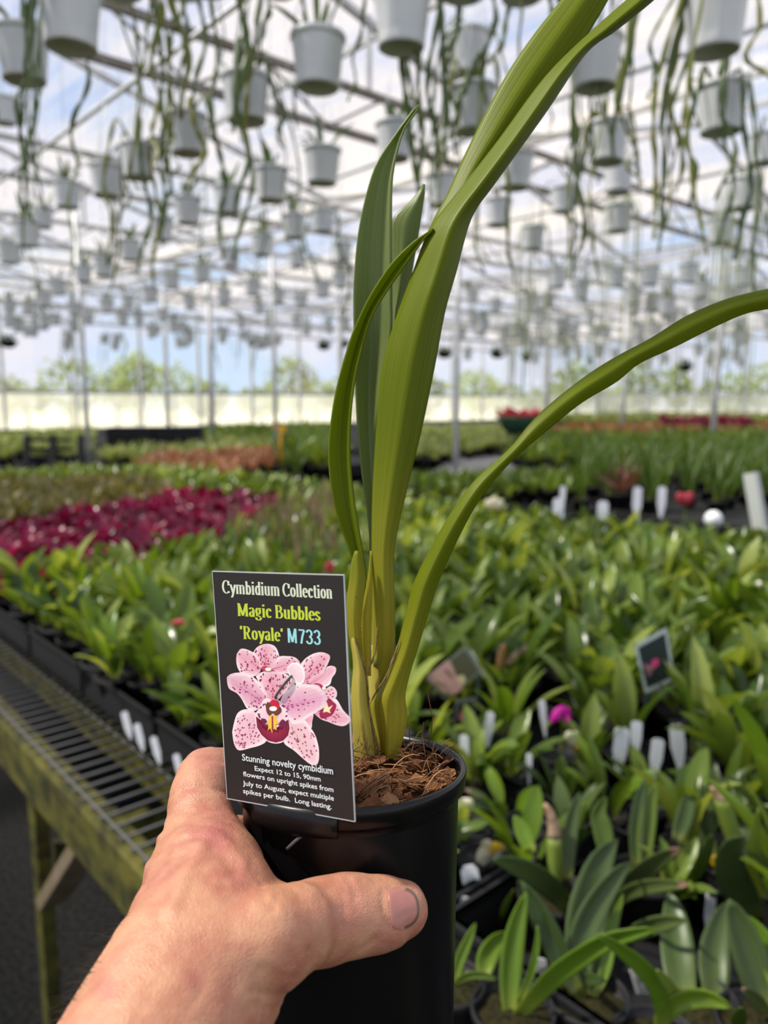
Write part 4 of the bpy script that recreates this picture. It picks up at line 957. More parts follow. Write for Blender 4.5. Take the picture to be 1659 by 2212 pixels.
def put(kind, sep, pos, label, cat, group, sc=1.0, name=None, tilt=.12):
    o = copy_tree(rp2.choice(PR[(kind, sep)])); o.location = pos
    if name: o.name = name
    s = sc * rp2.uniform(.88, 1.14); o.scale = (s, s, s); o.rotation_euler = (rp2.uniform(-tilt, tilt), rp2.uniform(-tilt, tilt), rp2.uniform(0, 6.28))
    return tag(o, label, cat, group)
def inpoly(x, y, poly):
    c = False; n = len(poly)
    for i in range(n):
        x1, y1 = poly[i]; x2, y2 = poly[i - 1]
        if (y1 > y) != (y2 > y) and x < (x2 - x1) * (y - y1) / (y2 - y1) + x1: c = not c
    return c

# ---- near bench: timber rail, weldmesh deck, legs
bench = thing('nursery_bench', UV(1.2, v0, 0), 'mossy timber-railed bench with a wire mesh deck, beside the gripping hand', 'bench')
U0, U1 = -1.6, 6.1
b = MB(); b.bar(UV(U0, v0 - .022, BZ - .052), UV(U1, v0 - .022, BZ - .052), .045, .10); b.build('rail', M['moss_wood'], bench, smooth=False, bev=.004)
b = MB(); b.bar(UV(U0, v0 + .20, BZ - .10), UV(U1, v0 + .20, BZ - .10), .05, .09); b.build('inner_rail', M['moss_wood'], bench, smooth=False, bev=.004)
b = MB(); b.bar(UV(U0, vfar + .48, BZ - .052), UV(U1, vfar + .48, BZ - .052), .045, .10); b.build('rail', M['moss_wood'], bench, smooth=False, bev=.004)
b = MB(); u = U0
while u < U1:
    b.tube([UV(u, v0 - .035, BZ + .004), UV(u, v0 + .17, BZ + .004)], .0026, n=6); u += .0385
b.tube([UV(U0, v0 - .028, BZ + .0075), UV(U1, v0 - .028, BZ + .0075)], .0028, n=6)
b.tube([UV(U0, v0 + .112, BZ - .0005), UV(U1, v0 + .112, BZ - .0005)], .0022, n=6)
b.build('wire_mesh', M['wire'], bench)
b = MB(); b.box(UV((U0 + U1) / 2, (v0 + .17 + vfar + .5) / 2, BZ - .006), vfar + .33 - v0, U1 - U0, .012, VD, UD); b.build('bench_top', M['weedmat'], bench, smooth=False)
def VPX(px, py, v):
    r = ray(px, py); t = v / (r.x * VD.x + r.y * VD.y); return C0 + r * t
ul = toUV(VPX(97, 1800, v0 + .03))[0]
for uu in (ul - 1.7, ul, ul + 1.9, ul + 3.9):
    for vv in (v0 + .02, vfar + .4):
        b = MB(); b.bar(UV(uu, vv, 0), UV(uu, vv, BZ - .1), .03, .045, UD); b.build('leg', M['moss_wood'], bench, smooth=False, bev=.003)
b = MB(); b.bar(VPX(112, 1945, v0 + .03), VPX(222, 1772, v0 + .03), .03, .062, VD); b.build('brace', M['wood'], bench, smooth=False, bev=.003)
b = MB(); b.bar(UV(ul, v0 + .05, .40), UV(ul, v0 + 1.2, .40), .04, .08); b.build('cross_beam', M['moss_wood'], bench, smooth=False)

# ---- trays
def tray(u, v, su, sv, h, label, group=None, empty=False, z=None):
    z = BZ + .001 if z is None else z; t_ = thing('seedling_tray', UV(u, v, z), label, 'tray', group)
    b = MB(); b.box(UV(u, v, z + .003), sv, su, .006, VD, UD)
    for s in (-1, 1):
        b.box(UV(u + s * (su / 2 - .003), v, z + h / 2), sv, .006, h, VD, UD); b.box(UV(u, v + s * (sv / 2 - .003), z + h / 2), .006, su, h, VD, UD)
        b.box(UV(u + s * (su / 2), v, z + h - .004), sv + .012, .012, .008, VD, UD); b.box(UV(u, v + s * (sv / 2), z + h - .004), .012, su + .012, .008, VD, UD)
    b.build('tray_body', M['blackmat'], t_, smooth=False)
    if empty:
        b = MB()
        for i in range(1, 5): b.box(UV(u - su / 2 + su * i / 5, v, z + h * .4), sv - .01, .004, h * .75, VD, UD)
        for i in range(1, 4): b.box(UV(u, v - sv / 2 + sv * i / 4, z + h * .4), .004, su - .01, h * .75, VD, UD)
        b.build('cell_divider', M['blackmat'], t_, smooth=False)
    return t_
TV0 = v0 + .135
i = 0; u = -.55
while u < 5.6:
    tray(u + .18, TV0 + .15, .35, .30, .075, 'black seedling tray in the row along the wire mesh edge of the bench', 'trays along the wire mesh'); u += .37; i += 1
u = -3.2
while u < 2.9:
    vv = vfar + .12
    while vv > vcut + .22:
        if -100 < proj(UV(u, vv, BZ))[0] < 1800: tray(u + .18, vv, .35, .30, .06, 'empty black cell tray along the far edge of the orchid bench', 'empty cell trays', True)
        vv -= .32
    u += .37

# ---- plants: which kind where, by where their tops show
MAGP = [(-900, 1290), (0, 1235), (200, 1215), (330, 1185), (430, 1150), (590, 1095), (590, 1062), (470, 1048), (370, 1050), (250, 1080), (0, 1112), (-900, 1190)]
OLP = [(-900, 1190), (0, 1112), (250, 1080), (370, 1050), (300, 1020), (0, 1030), (-900, 1080)]
SPK = [(430, 1150), (590, 1080), (760, 1060), (760, 1190), (600, 1205)]
HOLES = [((1165, 1640), 80, 45), ((1390, 1650), 110, 45)]
spots = []
rr = random.Random(77); SPC = .101
nu, nv_ = int((U1 + 3.4) / SPC), int((vfar - TV0) / SPC)
for i in range(nu):
    for j in range(nv_ + 1):
        u = -3.4 + i * SPC + rr.uniform(-.026, .026); v = TV0 + .055 + j * SPC + rr.uniform(-.028, .028)
        if v > vcut or u > U1 - .2: continue
        p = UV(u, v, BZ + .009 if v < TV0 + .30 else BZ + .002); bx, by, bd = proj(p); tx, ty, td = proj(p + Vector((0, 0, .17)))
        if bd < .62 or tx < -130 or tx > W + 150 or ty > H + 60: continue
        if math.hypot(p.x, p.y) < .66: continue
        spots.append((bd, p, bx, by, tx, ty))
spots.sort(key=lambda s: s[0])
FEAT = [(1215, 1545, 1.27), (1240, 1600, 1.22), (1152, 1745, 1.06), (998, 1738, 1.05), (1052, 1840, .98), (1375, 1577, 1.2), (1420, 1618, 1.18), (1463, 1590, 1.2), (1342, 1598, 1.2), (1143, 1643, 1.16), (1003, 1612, 1.2), (1410, 1430, 1.3), (1390, 1550, 1.3), (960, 1465, 1.42), (1000, 1560, 1.34), (1030, 1420, 1.42), (1185, 1860, 1.0), (1500, 1780, 1.0), (272, 1556, 1.9), (335, 1610, 1.7), (384, 1650, 1.6), (712, 1228, 1.9), (385, 1345, 1.6), (1068, 1090, 3.2), (1206, 1101, 3.5), (1302, 1106, 3.45), (1541, 1122, 3.1), (1020, 1915, .93), (1085, 1430, 1.5)]
TRACED_ZONE = [(985, 2030), (1659, 2030), (1760, 2600), (900, 2600)]
GP = {'broad': 'broad-leaved orchid seedlings on the near bench', 'mag': 'magenta leaved plants in the left block', 'spike': 'seedlings with straw-coloured stalks', 'olive': 'olive plants behind the magenta block'}
LB = {'near': 'low broad-leaved green orchid seedling packed on the near bench', 'deep': 'dark green strap-leaved orchid in the clump at the lower right',
      'mid': 'small green orchid seedling in the packed rows midway down the bench', 'spike': 'upright seedling with straw-coloured dry stalks in the row ends behind the card',
      'mag': 'glossy magenta-leaved plant in the dark pink block at the left', 'olive': 'dull olive plant in the strip behind the magenta block'}
cnt = {'broad': 0, 'mag': 0, 'spike': 0, 'olive': 0}; rest = {'broad': [], 'mag': [], 'spike': [], 'olive': []}
for bd, p, bx, by, tx, ty in spots:
    if inpoly(bx, by, TRACED_ZONE): continue
    if any(((bx - c[0]) / a) ** 2 + ((by - c[1]) / b_) ** 2 < 1 for c, a, b_ in HOLES): continue
    if any(bd < fd and abs(bx - fx) < .085 * FPX / bd and ty - .02 * FPX / bd < fy < by + 10 for fx, fy, fd in FEAT): small = .62
    else: small = 1.0
    k = 'mag' if inpoly(tx, ty, MAGP) else 'olive' if inpoly(tx, ty, OLP) else 'spike' if inpoly(tx, ty, SPK) and rr.random() < .85 else 'broad'
    cnt[k] += 1
    if cnt[k] > (290 if k == 'broad' else 120): rest[k].append(p); continue
    if k == 'broad':
        if bd < 1.15 and tx > 930: put('deep' if rr.random() < .6 else 'broad', True, p, LB['deep'], 'orchid', 'dark green orchids at the lower right', small)
        elif bd < 1.35: put('broad', True, p, LB['near'], 'orchid', GP['broad'], 1.15 * small)
        else: put('lime' if rr.random() < (.55 if tx < 760 else .14) else 'broad', False, p, LB['mid'], 'orchid', 'small seedlings midway down the bench', 1.15 * small)
    else: put(k, False, p, LB[k], 'plant', GP[k], 1.05 if k == 'mag' else 1.0)
def stuffbed(name, kind, pts, label, cat, sc=1.0):
    if not pts: return
    srcs = []
    for o in PR[(kind, False)]: srcs.append([c for c in o.children if c.name.startswith('foliage')][0].data)
    b = MB(); mats = []
    for me in srcs:
        for m_ in me.materials:
            if m_ not in mats: mats.append(m_)
    rn = random.Random(len(pts))
    for p in pts:
        me = rn.choice(srcs); s = sc * rn.uniform(.85, 1.15); A = Matrix.Translation(p) @ Matrix.Rotation(rn.uniform(0, 6.28), 4, 'Z') @ Matrix.Rotation(rn.uniform(-.12, .12), 4, 'X') @ Matrix.Scale(s, 4)
        k0 = len(b.v); dt = rn.uniform(-.2, .2); ca = me.color_attributes['tint'].data
        b.v += [A @ v.co for v in me.vertices]; b.t += [(ca[i].color[0] + dt, ca[i].color[1], .5) for i in range(len(me.vertices))]; b.uv += [(0, 0)] * len(me.vertices)
        for q in me.polygons: b.f.append(tuple(i + k0 for i in q.vertices)); b.m.append(mats.index(me.materials[q.material_index]))
    o = b.build(name, mats, loc=pts[0]); return tag(o, label, cat, kind='stuff')
stuffbed('seedling_bed', 'broad', rest['broad'], 'dense far rows of small green seedlings at the back of the near bench', 'seedlings')
stuffbed('magenta_bed', 'mag', rest['mag'], 'far rows of the dark pink plant block at the left', 'plants')
stuffbed('olive_bed', 'olive', rest['olive'], 'far rows of dull olive plants behind the magenta block', 'plants')
stuffbed('stalk_bed', 'spike', rest['spike'], 'far rows of seedlings with straw-coloured stalks', 'seedlings')

# ---- the clear big leaves at the lower right, each traced on its own plant
def tl(mb, pts, wpx, d0, d1, fold=.18, tint=.5, n=14, m=7, edge=.18):
    """leaf along pixel path base to tip; wpx widest width in px; depth d0 -> d1"""
    c = cr([(860 + x / 2.0763, 1700 + y / 2.0763, 0) for x, y in pts], n); wpx = wpx / 2.0763; rows, tt, uv = [], [], []
    for i in range(n):
        t = i / (n - 1); d = d0 + (d1 - d0) * t; a = c[max(i - 1, 0)]; e_ = c[min(i + 1, n - 1)]; tx_, ty_ = e_.x - a.x, e_.y - a.y; l_ = math.hypot(tx_, ty_) or 1; nx, ny = -ty_ / l_, tx_ / l_
        w_ = wpx * max(edge if t < .5 else .03, math.sin(math.pi * min(1, t * .9 + .1)) ** .62) / 2
        row = []
        for j in range(m):
            s = j / (m - 1) * 2 - 1; row.append(P(c[i].x + nx * w_ * s, c[i].y + ny * w_ * s, d + (1 - abs(s) ** 1.3) * fold * w_ / FPX * d * 2)); tt.append((tint, t, .5)); uv.append(((s + 1) / 2, t * 2))
        rows.append(row)
    mb.grid(rows, uv=uv, tint=tt)
def traced_plant(label, base, d, leaves, rpot=.039, extra=None, name='strap_leaved_orchid', potn='pot'):
    """base: crop px of the plant's foot (crop of the lower right corner)"""
    bp_ = G(860 + base[0] / 2.0763, 1700 + base[1] / 2.0763, BZ + .072); o = thing(name, (bp_.x, bp_.y, BZ + .002), label, 'orchid')
    b = pot_mb(rpot, .074, BZ + .002, 28); b.v = [v + Vector((bp_.x, bp_.y, 0)) for v in b.v]; b.build('pot', M['blackmat'], o)
    b = MB(); b.lathe([(0, BZ + .069), (rpot * .5, BZ + .070), (rpot * .9, BZ + .066)], 20, (bp_.x, bp_.y, 0), cap0=False)
    for v in b.v: v.z += .004 * noise.noise(v * 130)
    b.build('moss', M['moss'], o)
    dd = (bp_ - C0).dot(CF)
    for pts, w_, d1, mk, *rest_ in leaves:
        b = MB(); kw = rest_[0] if rest_ else {}; tl(b, pts, w_, kw.pop('d0', dd), dd + d1, **kw); q = b.build('leaf', LM[mk], o); sm = q.modifiers.new('t', 'SOLIDIFY'); sm.thickness = .0009
    return o, dd
traced_plant('bright green leaf rising from the mossy pot at the bottom edge, beside the held pot', (515, 1000), .85, [
    ([(503, 1035), (502, 930), (508, 800), (530, 640), (575, 470)], 100, .03, 'bright', dict(tint=.5)),
    ([(545, 960), (600, 830), (625, 700), (625, 620)], 30, .02, 'bright', dict(tint=.3, edge=.8)),
    ([(625, 640), (600, 540), (560, 450), (540, 425)], 70, .05, 'deep', dict(d0=.86, tint=.7)),
    ([(520, 1050), (600, 960), (700, 855), (800, 780), (930, 700), (1080, 655), (1165, 638)], 95, -.06, 'bright', dict(tint=.35)),
    ([(1000, 690), (1100, 640), (1200, 610), (1292, 600)], 85, .04, 'deep', dict(d0=.83, tint=.9)),
    ([(770, 560), (700, 470), (600, 390), (500, 345), (428, 325)], 105, .06, 'deep', dict(d0=.87, tint=.8))], .039)
traced_plant('dark broad upright leaves behind the bright green leaf, lower right', (850, 940), .85, [
    ([(820, 935), (770, 860), (705, 720), (630, 560), (555, 425)], 105, .02, 'deep', dict(tint=.2)),
    ([(835, 940), (815, 850), (830, 680), (900, 520), (1000, 380), (1045, 340)], 130, .06, 'deep', dict(tint=.6)),
    ([(850, 945), (840, 800), (850, 600), (880, 450), (920, 320), (985, 235)], 190, .10, 'deep', dict(tint=.35)),
    ([(880, 940), (930, 820), (960, 640), (1010, 480)], 55, .06, 'bright', dict(tint=.3)),
    ([(940, 560), (1030, 480), (1150, 445), (1305, 440)], 72, .05, 'deeptip', dict(d0=.90, tint=.8)),
    ([(960, 520), (1060, 420), (1160, 340), (1262, 275)], 95, .06, 'deeptip', dict(d0=.92, tint=.8))], .039)
traced_plant('leaf arching left over its neighbours, its foot at the bottom of the picture', (1165, 1140), .85, [
    ([(1180, 1130), (1190, 1020), (1160, 900), (1080, 800), (980, 720), (890, 660)], 80, -.03, 'bright', dict(tint=.2)),
    ([(1180, 1120), (1195, 1030), (1260, 970), (1370, 950), (1498, 990)], 95, -.02, 'bright', dict(tint=.8)),
    ([(1270, 980), (1220, 900), (1160, 820)], 52, -.02, 'lime', dict(tint=.2)),
    ([(745, 890), (830, 865), (930, 868)], 66, .0, 'deep', dict(d0=.82, tint=.2))], .039)
traced_plant('tall grey-green upright leaves near the right edge, lower right corner', (1335, 960), .85, [
    ([(1300, 965), (1275, 880), (1250, 700), (1235, 560), (1215, 470)], 150, .10, 'deep', dict(tint=.55)),
    ([(1375, 970), (1420, 900), (1420, 740), (1445, 610), (1475, 515)], 140, .07, 'deep', dict(tint=.75)),
    ([(1290, 440), (1340, 380), (1390, 280), (1408, 215)], 62, .02, 'green', dict(d0=.92, tint=.4))], .039)
traced_plant('green folded leaves cut by the right edge of the picture, lower corner', (1625, 1060), .85, [
    ([(1650, 1010), (1610, 860), (1560, 700), (1520, 590), (1485, 505)], 150, .02, 'deep', dict(tint=.5)),
    ([(1700, 900), (1680, 780), (1600, 650), (1530, 570)], 110, .04, 'bright', dict(tint=.2)),
    ([(1610, 620), (1560, 520), (1500, 400), (1490, 290), (1560, 225)], 150, .08, 'deep', dict(d0=.88, tint=.3)),
    ([(1630, 520), (1595, 380), (1600, 250), (1618, 95)], 60, .06, 'lime', dict(d0=.87, tint=.0)),
    ([(1659, 1010), (1600, 950), (1545, 905)], 60, -.03, 'deeptip', dict(tint=.9)),
    ([(1530, 1090), (1530, 1040), (1545, 990)], 70, -.03, 'green', dict(tint=.4))], .039)
traced_plant('small pale seedling with three leaves close to the right of the held pot', (235, 880), .85, [
    ([(255, 890), (270, 800), (310, 700), (348, 612)], 48, .02, 'bright', dict(tint=.6)),
    ([(385, 850), (400, 770), (440, 700), (492, 652)], 95, .03, 'bright', dict(tint=.7)),
    ([(250, 885), (310, 850), (390, 848), (442, 868)], 36, -.01, 'green', dict(tint=.6)),
    ([(455, 620), (480, 540), (520, 460)], 28, .03, 'green', dict(tint=.2, d0=.93))], .034)
for lab, base, leaves in (
    ('orchid with a cut yellow-green stalk and withered brown cap, lower middle', (700, 480), [([(760, 420), (765, 260), (785, 130), (815, 25)], 72, .03, 'deep', dict(tint=.9)), ([(940, 330), (920, 200), (900, 120), (935, 45)], 85, .03, 'green', dict(tint=.4)), ([(600, 300), (560, 200), (520, 130)], 70, .03, 'bright', dict(tint=.4))]),
    ('orchid with a tall cut stalk and dry cap near the right edge', (1500, 300), [([(1400, 330), (1390, 200), (1380, 60), (1360, -20)], 80, .04, 'deep', dict(tint=.6)), ([(1570, 100), (1530, 20), (1500, -60)], 60, .04, 'deep', dict(tint=.7))]),
    ('pair of upright leaves, one glossy and one dull, between the two cut stalks', (1110, 400), [([(1105, 380), (1110, 240), (1130, 100), (1155, -20)], 80, .04, 'green', dict(tint=.7)), ([(1070, 370), (1070, 220), (1085, 60), (1110, -40)], 66, .04, 'deep', dict(tint=.3)), ([(1250, 240), (1290, 120), (1310, 0)], 80, .05, 'deep', dict(tint=.5))])):
    d_ = (G(860 + base[0] / 2.0763, 1700 + base[1] / 2.0763, BZ + .072) - C0).dot(CF)
    o, dd = traced_plant(lab, base, .9, leaves, .042)
    if 'stalk' in lab:
        if base[0] == 700: st_ = ([(702, 470), (702, 350), (700, 228)], 70, [(700, 228), (695, 160), (668, 85), (655, 78)], 62)
        else: st_ = ([(1515, 260), (1480, 150), (1452, 55)], 78, [(1452, 55), (1430, 20), (1400, 5)], 60)
        def tube_px(path, w_, k): return [P(860 + x / 2.0763, 1700 + y / 2.0763, dd + .01) for x, y in path], w_ / 2.0763 / 2 / FPX * dd
        pp, r_ = tube_px(st_[0], st_[1], 0); b = MB(); b.tube(cr(pp, 8), lerps([r_ * .9, r_, r_ * .95], 8), n=12, tint=(.3, .6, .5)); b.build('cut_stalk', LM['lime'], o)
        pp, r_ = tube_px(st_[2], st_[3], 0); b = MB(); b.tube(cr(pp, 8), lerps([r_ * 1.05, r_ * .8, r_ * .35], 8), n=8); 
        for v in b.v: v += Vector((noise.noise(v * 300), noise.noise(v * 310 + Vector((5, 0, 0))), 0)) * .002
        b.build('dry_cap', LM['tan'], o)

# ---- flowering plants in the crowd
def flowering(name, label, px, py, d, parts, stem_to):
    c = P(px, py, d); o = thing(name, (c.x, c.y, BZ + .002), label, 'orchid')
    b = pot_mb(.038, .07, BZ + .002); b.v = [v + Vector((c.x, c.y, 0)) for v in b.v]; b.build('pot', M['blackmat'], o)
    foot = Vector((c.x, c.y, BZ + .066)); b = MB(); b.tube(cr([foot, foot.lerp(c, .5) + Vector((.004, 0, 0)), c], 8), .0022, n=6, tint=(.4, .6, .5)); b.build('stem', LM['lime'], o)
    for mk, segs in parts:
        b = MB()
        for (x0, y0, x1, y1, w_) in segs:
            p0, p1 = P(x0, y0, d), P(x1, y1, d - .006); ax = (p1 - p0); l_ = ax.length; ax.normalize(); sd = ax.cross(CF).normalized(); rows, tt = [], []
            for i in range(7):
                t = i / 6; ww = w_ / FPX * d * max(.12, math.sin(math.pi * min(1, t * .85 + .12)) ** .6) / 2
                rows.append([p0 + ax * (l_ * t) + sd * (ww * math.cos(a)) - CF * (ww * .55 * math.sin(a) - .004 * math.sin(t * 3)) for a in [q * math.pi / 4 for q in range(8)]]); tt += [(.5, t, .5)] * 8
            b.grid(rows, True, True, True, tint=tt)
        b.build('flower', LM[mk], o)
    return o
flowering('flowering_orchid', 'plant with one bright magenta drooping flower over a dark gap', 1212, 1548, 1.27, [('petal_m', [(1222, 1528, 1190, 1560, 26), (1225, 1528, 1228, 1565, 18), (1215, 1532, 1205, 1550, 22)]), ('lime', [(1196, 1556, 1180, 1572, 10)])], 0)
flowering('flowering_orchid', 'plant with a white and golden-yellow bud below the magenta flower', 1240, 1600, 1.22, [('petal_w', [(1246, 1610, 1224, 1582, 30), (1240, 1605, 1245, 1580, 22)]), ('petal_y', [(1236, 1598, 1252, 1618, 20)])], 0)
flowering('flowering_orchid', 'plant with a round yellow bud above the withered brown cap', 1152, 1748, 1.06, [('petal_y', [(1150, 1762, 1152, 1730, 28)])], 0)
flowering('flowering_orchid', 'plant with pale yellow petals touching the right side of the held pot', 998, 1735, 1.05, [('petal_w', [(985, 1762, 1020, 1728, 40)]), ('petal_y', [(990, 1745, 1020, 1740, 24)])], 0)
flowering('flowering_orchid', 'plant with an open cream and yellow flower right of the thumb tip', 1052, 1840, .98, [('petal_w', [(1062, 1835, 1030, 1862, 34), (1060, 1842, 1040, 1870, 26), (1060, 1830, 1040, 1820, 22)]), ('petal_y', [(1055, 1835, 1090, 1830, 24)])], 0)
flowering('flowering_orchid', 'plant with a small cream bud right of the open yellow flower', 1142, 1862, .97, [('petal_w', [(1142, 1878, 1142, 1850, 24)])], 0)
flowering('flowering_orchid', 'plant with small orange-brown dry flower near the right edge', 1545, 1860, .95, [('petal_y', [(1545, 1872, 1545, 1848, 20)]), ('tan', [(1545, 1880, 1552, 1910, 20), (1560, 1905, 1520, 1925, 16)])], 0)
flowering('flowering_orchid', 'plant with a white ruffled flower beside the arching leaf', 1068, 1090, 3.2, [('petal_w', [(1068, 1100, 1050, 1080, 22), (1068, 1100, 1068, 1072, 22), (1068, 1100, 1085, 1080, 22)])], 0)
flowering('flowering_orchid', 'plant with a small red flower above the black card, near the stems', 712, 1228, 1.9, [('petal_r', [(712, 1236, 712, 1212, 22)])], 0)
flowering('flowering_orchid', 'plant with a tiny red flower on a thin stalk left of the card', 385, 1345, 1.62, [('petal_r', [(372, 1347, 400, 1343, 14)])], 0)
flowering('flowering_orchid', 'plant with a small red flower between the far tags and the milky stake', 1480, 1073, 3.7, [('petal_r', [(1480, 1088, 1465, 1064, 24), (1480, 1088, 1495, 1064, 24)])], 0)
flowering('flowering_orchid', 'seedling with a brown tapering dry leaf pair behind the pink picture tag', 1085, 1430, 1.5, [('brownish', [(1078, 1450, 1090, 1390, 20)]), ('tan', [(1095, 1435, 1140, 1395, 18)])], 0)

# ---- white name tags
def tag_thing(px, py, d, hpx, tilt, label, group=None, lines=True, wpx=None, yaw=0.0):
    """upright white plastic tag whose visible top part is centred on (px,py)"""
    h = hpx / FPX * d; w_ = (wpx or hpx * .40) / FPX * d; c = P(px, py, d); up = (CU * math.cos(tilt) + CR * math.sin(tilt)); sd = (CR * math.cos(tilt) - CU * math.sin(tilt)); sd = (sd * math.cos(yaw) + CF * math.sin(yaw)).normalized(); nn_ = sd.cross(up).normalized()
    if nn_.dot(CF) > 0: nn_ = -nn_
    top = c + up * (h / 2); bot = c - up * (h / 2); k = max(h, (bot.z - (BZ + .07)) / max(up.z, .3) + h * .5); o = thing('plant_tag', tuple(bot), label, 'plant tag', group)
    out_l = [(-.5, -.5), (-.5, .38), (-.28, .5), (.28, .5), (.5, .38), (.5, -.5), (.18, -.5 - .55 * k / h), (0, -.5 - .65 * k / h), (-.18, -.5 - .55 * k / h)]
    b = MB(); f_ = [c + sd * (x * w_) + up * (y * h) for x, y in out_l]; n_ = len(f_)
    b.add(f_ + [q - nn_ * .0012 for q in f_], [tuple(range(n_)), tuple(range(2 * n_ - 1, n_ - 1, -1))] + [(i, (i + 1) % n_, n_ + (i + 1) % n_, n_ + i) for i in range(n_)])
    b.build('tag_plate', M['tag'], o, smooth=False)
    if lines:
        b = MB(); rn = random.Random(int(px * 7 + py))
        for q in range(3):
            x = -.28 + .26 * q; pts = [c + nn_ * .0004 + sd * ((x + rn.uniform(-.05, .05)) * w_) + up * (h * (-.36 + .08 * i)) for i in range(9)]
            b.tube(pts, w_ * .03, n=3)
        b.build('handwriting', M['print'], o)
    return o
for (px, py, d, hp, ti, lab) in (
    (1020, 1915, .93, 92, -.18, 'white written tag tilted left, right of the thumb tip'), (1000, 1975, .90, 74, .22, 'grey-shaded tag leaning right against the held pot side'), (1165, 2100, .82, 58, .25, 'white written tag behind the mossy pot, leaning right'),
    (1053, 2180, .80, 92, -.18, 'white written tag in the mossy pot at the bottom edge'), (1288, 2180, .80, 92, -.2, 'white tag between leaf stems at the bottom edge, right of the mossy pot'), (1072, 2075, .86, 44, .1, 'small white tag behind the seedling beside the held pot'),
    (1382, 2120, .84, 70, -.3, 'white tag half hidden by the arching leaf, lower right'), (1535, 1955, .92, 55, .1, 'grey tag under the dry cap, near the right edge'), (1555, 2195, .80, 44, .1, 'white tag at the bottom edge under the right-hand leaves')):
    tag_thing(px, py, d, hp, ti, lab)
for (px, py, d, hp, ti, lab) in (
    (1375, 1577, 1.22, 38, .05, 'topmost of the white tags in the dark gap, on the dark stake'), (1420, 1618, 1.18, 44, .12, 'white tag at the front of the dark gap under the picture tag'), (1463, 1590, 1.2, 50, -.1, 'rightmost white tag of the dark gap'), (1342, 1598, 1.2, 52, .1, 'leftmost broad white tag of the dark gap'),
    (1143, 1643, 1.16, 30, .0, 'small white square tag below the magenta flower'), (1003, 1612, 1.2, 48, -.05, 'white written tag by the back rim of the held pot'), (1285, 1755, 1.05, 20, 0, 'tiny white tag among leaves below the gap'),
    (1172, 1530, 1.32, 36, -.1, 'grey tag standing just left of the magenta flower'), (1292, 1535, 1.32, 40, .05, 'grey tag in shade right of the magenta flower'), (1058, 1560, 1.3, 44, .1, 'pale grey tag right of the second picture tag'), (1022, 1425, 1.5, 40, -.5, 'white tag leaning on the pink picture tag')):
    tag_thing(px, py, d, hp, ti, lab, None, False, hp * .62 if py > 1570 and px > 1300 else None)
for (px, py, lab) in ((272, 1556, 'farthest of four white tags along the tray edge'), (299, 1582, 'second farthest of four white tags along the tray edge'), (335, 1610, 'third of four white tags along the tray edge'), (384, 1648, 'nearest of four white tags, just above the index finger')):
    tag_thing(px, py, (G(px, py, BZ + .085) - C0).dot(CF), 38, -.25, lab, None, False, 15)
rn = random.Random(31); placed = 0
for (px, py) in ((1110, 1256), (1098, 1270), (1122, 1304), (1185, 1325), (1240, 1255), (1325, 1245), (1355, 1240), (1245, 1345), (1247, 1365), (1400, 1243), (1450, 1390), (1590, 1340), (1545, 1555), (1392, 1305), (1050, 1385), (965, 1405), (905, 1140), (1070, 1390), (1490, 1320), (1570, 1350), (1235, 1480), (1340, 1360)):
    tag_thing(px, py, (G(px, py, BZ + .13) - C0).dot(CF), 20, rn.uniform(-.4, .4), 'tiny white tag glinting among the seedlings right of the stems', 'tiny tags among the seedlings', False, 16)
for (px, py, d, hp, lab) in ((1206, 1101, 3.5, 50, 'white tag at the bench edge, left of a matching pair below the strap-leaved pots'), (1302, 1106, 3.45, 48, 'white tag at the bench edge, right of a matching pair below the strap-leaved pots'), (1377, 1072, 3.9, 40, 'far grey-white tag left of the brown stalk'), (1430, 1070, 3.9, 38, 'far white tag right of the brown stalk'), (1216, 1062, 4.0, 24, 'small far white tag among low plants')):
    tag_thing(px, py, d, hp, .06, lab, None, False, hp * .48)
# milky tube stake and white ball at the right
p = P(1640, 1160, 2.9); o = thing('tube_stake', tuple(p), 'milky square tube standing in a pot at the right edge', 'stake')
b = MB(); b.tube([P(1646, 1165, 2.9), P(1622, 1022, 2.9)], .031, n=4); b.build('tube', simple('milky_tube', (.50, .52, .48), .4, .5), o, smooth=False)
p = P(1541, 1122, 3.1); b = MB(); b.lathe([(.0, -.036), (.02, -.030), (.034, -.012), (.036, .004), (.028, .024), (.012, .034), (0, .036)], 16, p); tag(b.build('white_ball', M['tag'], loc=p), 'round white ball on the bench edge right of the far tags', 'ball')

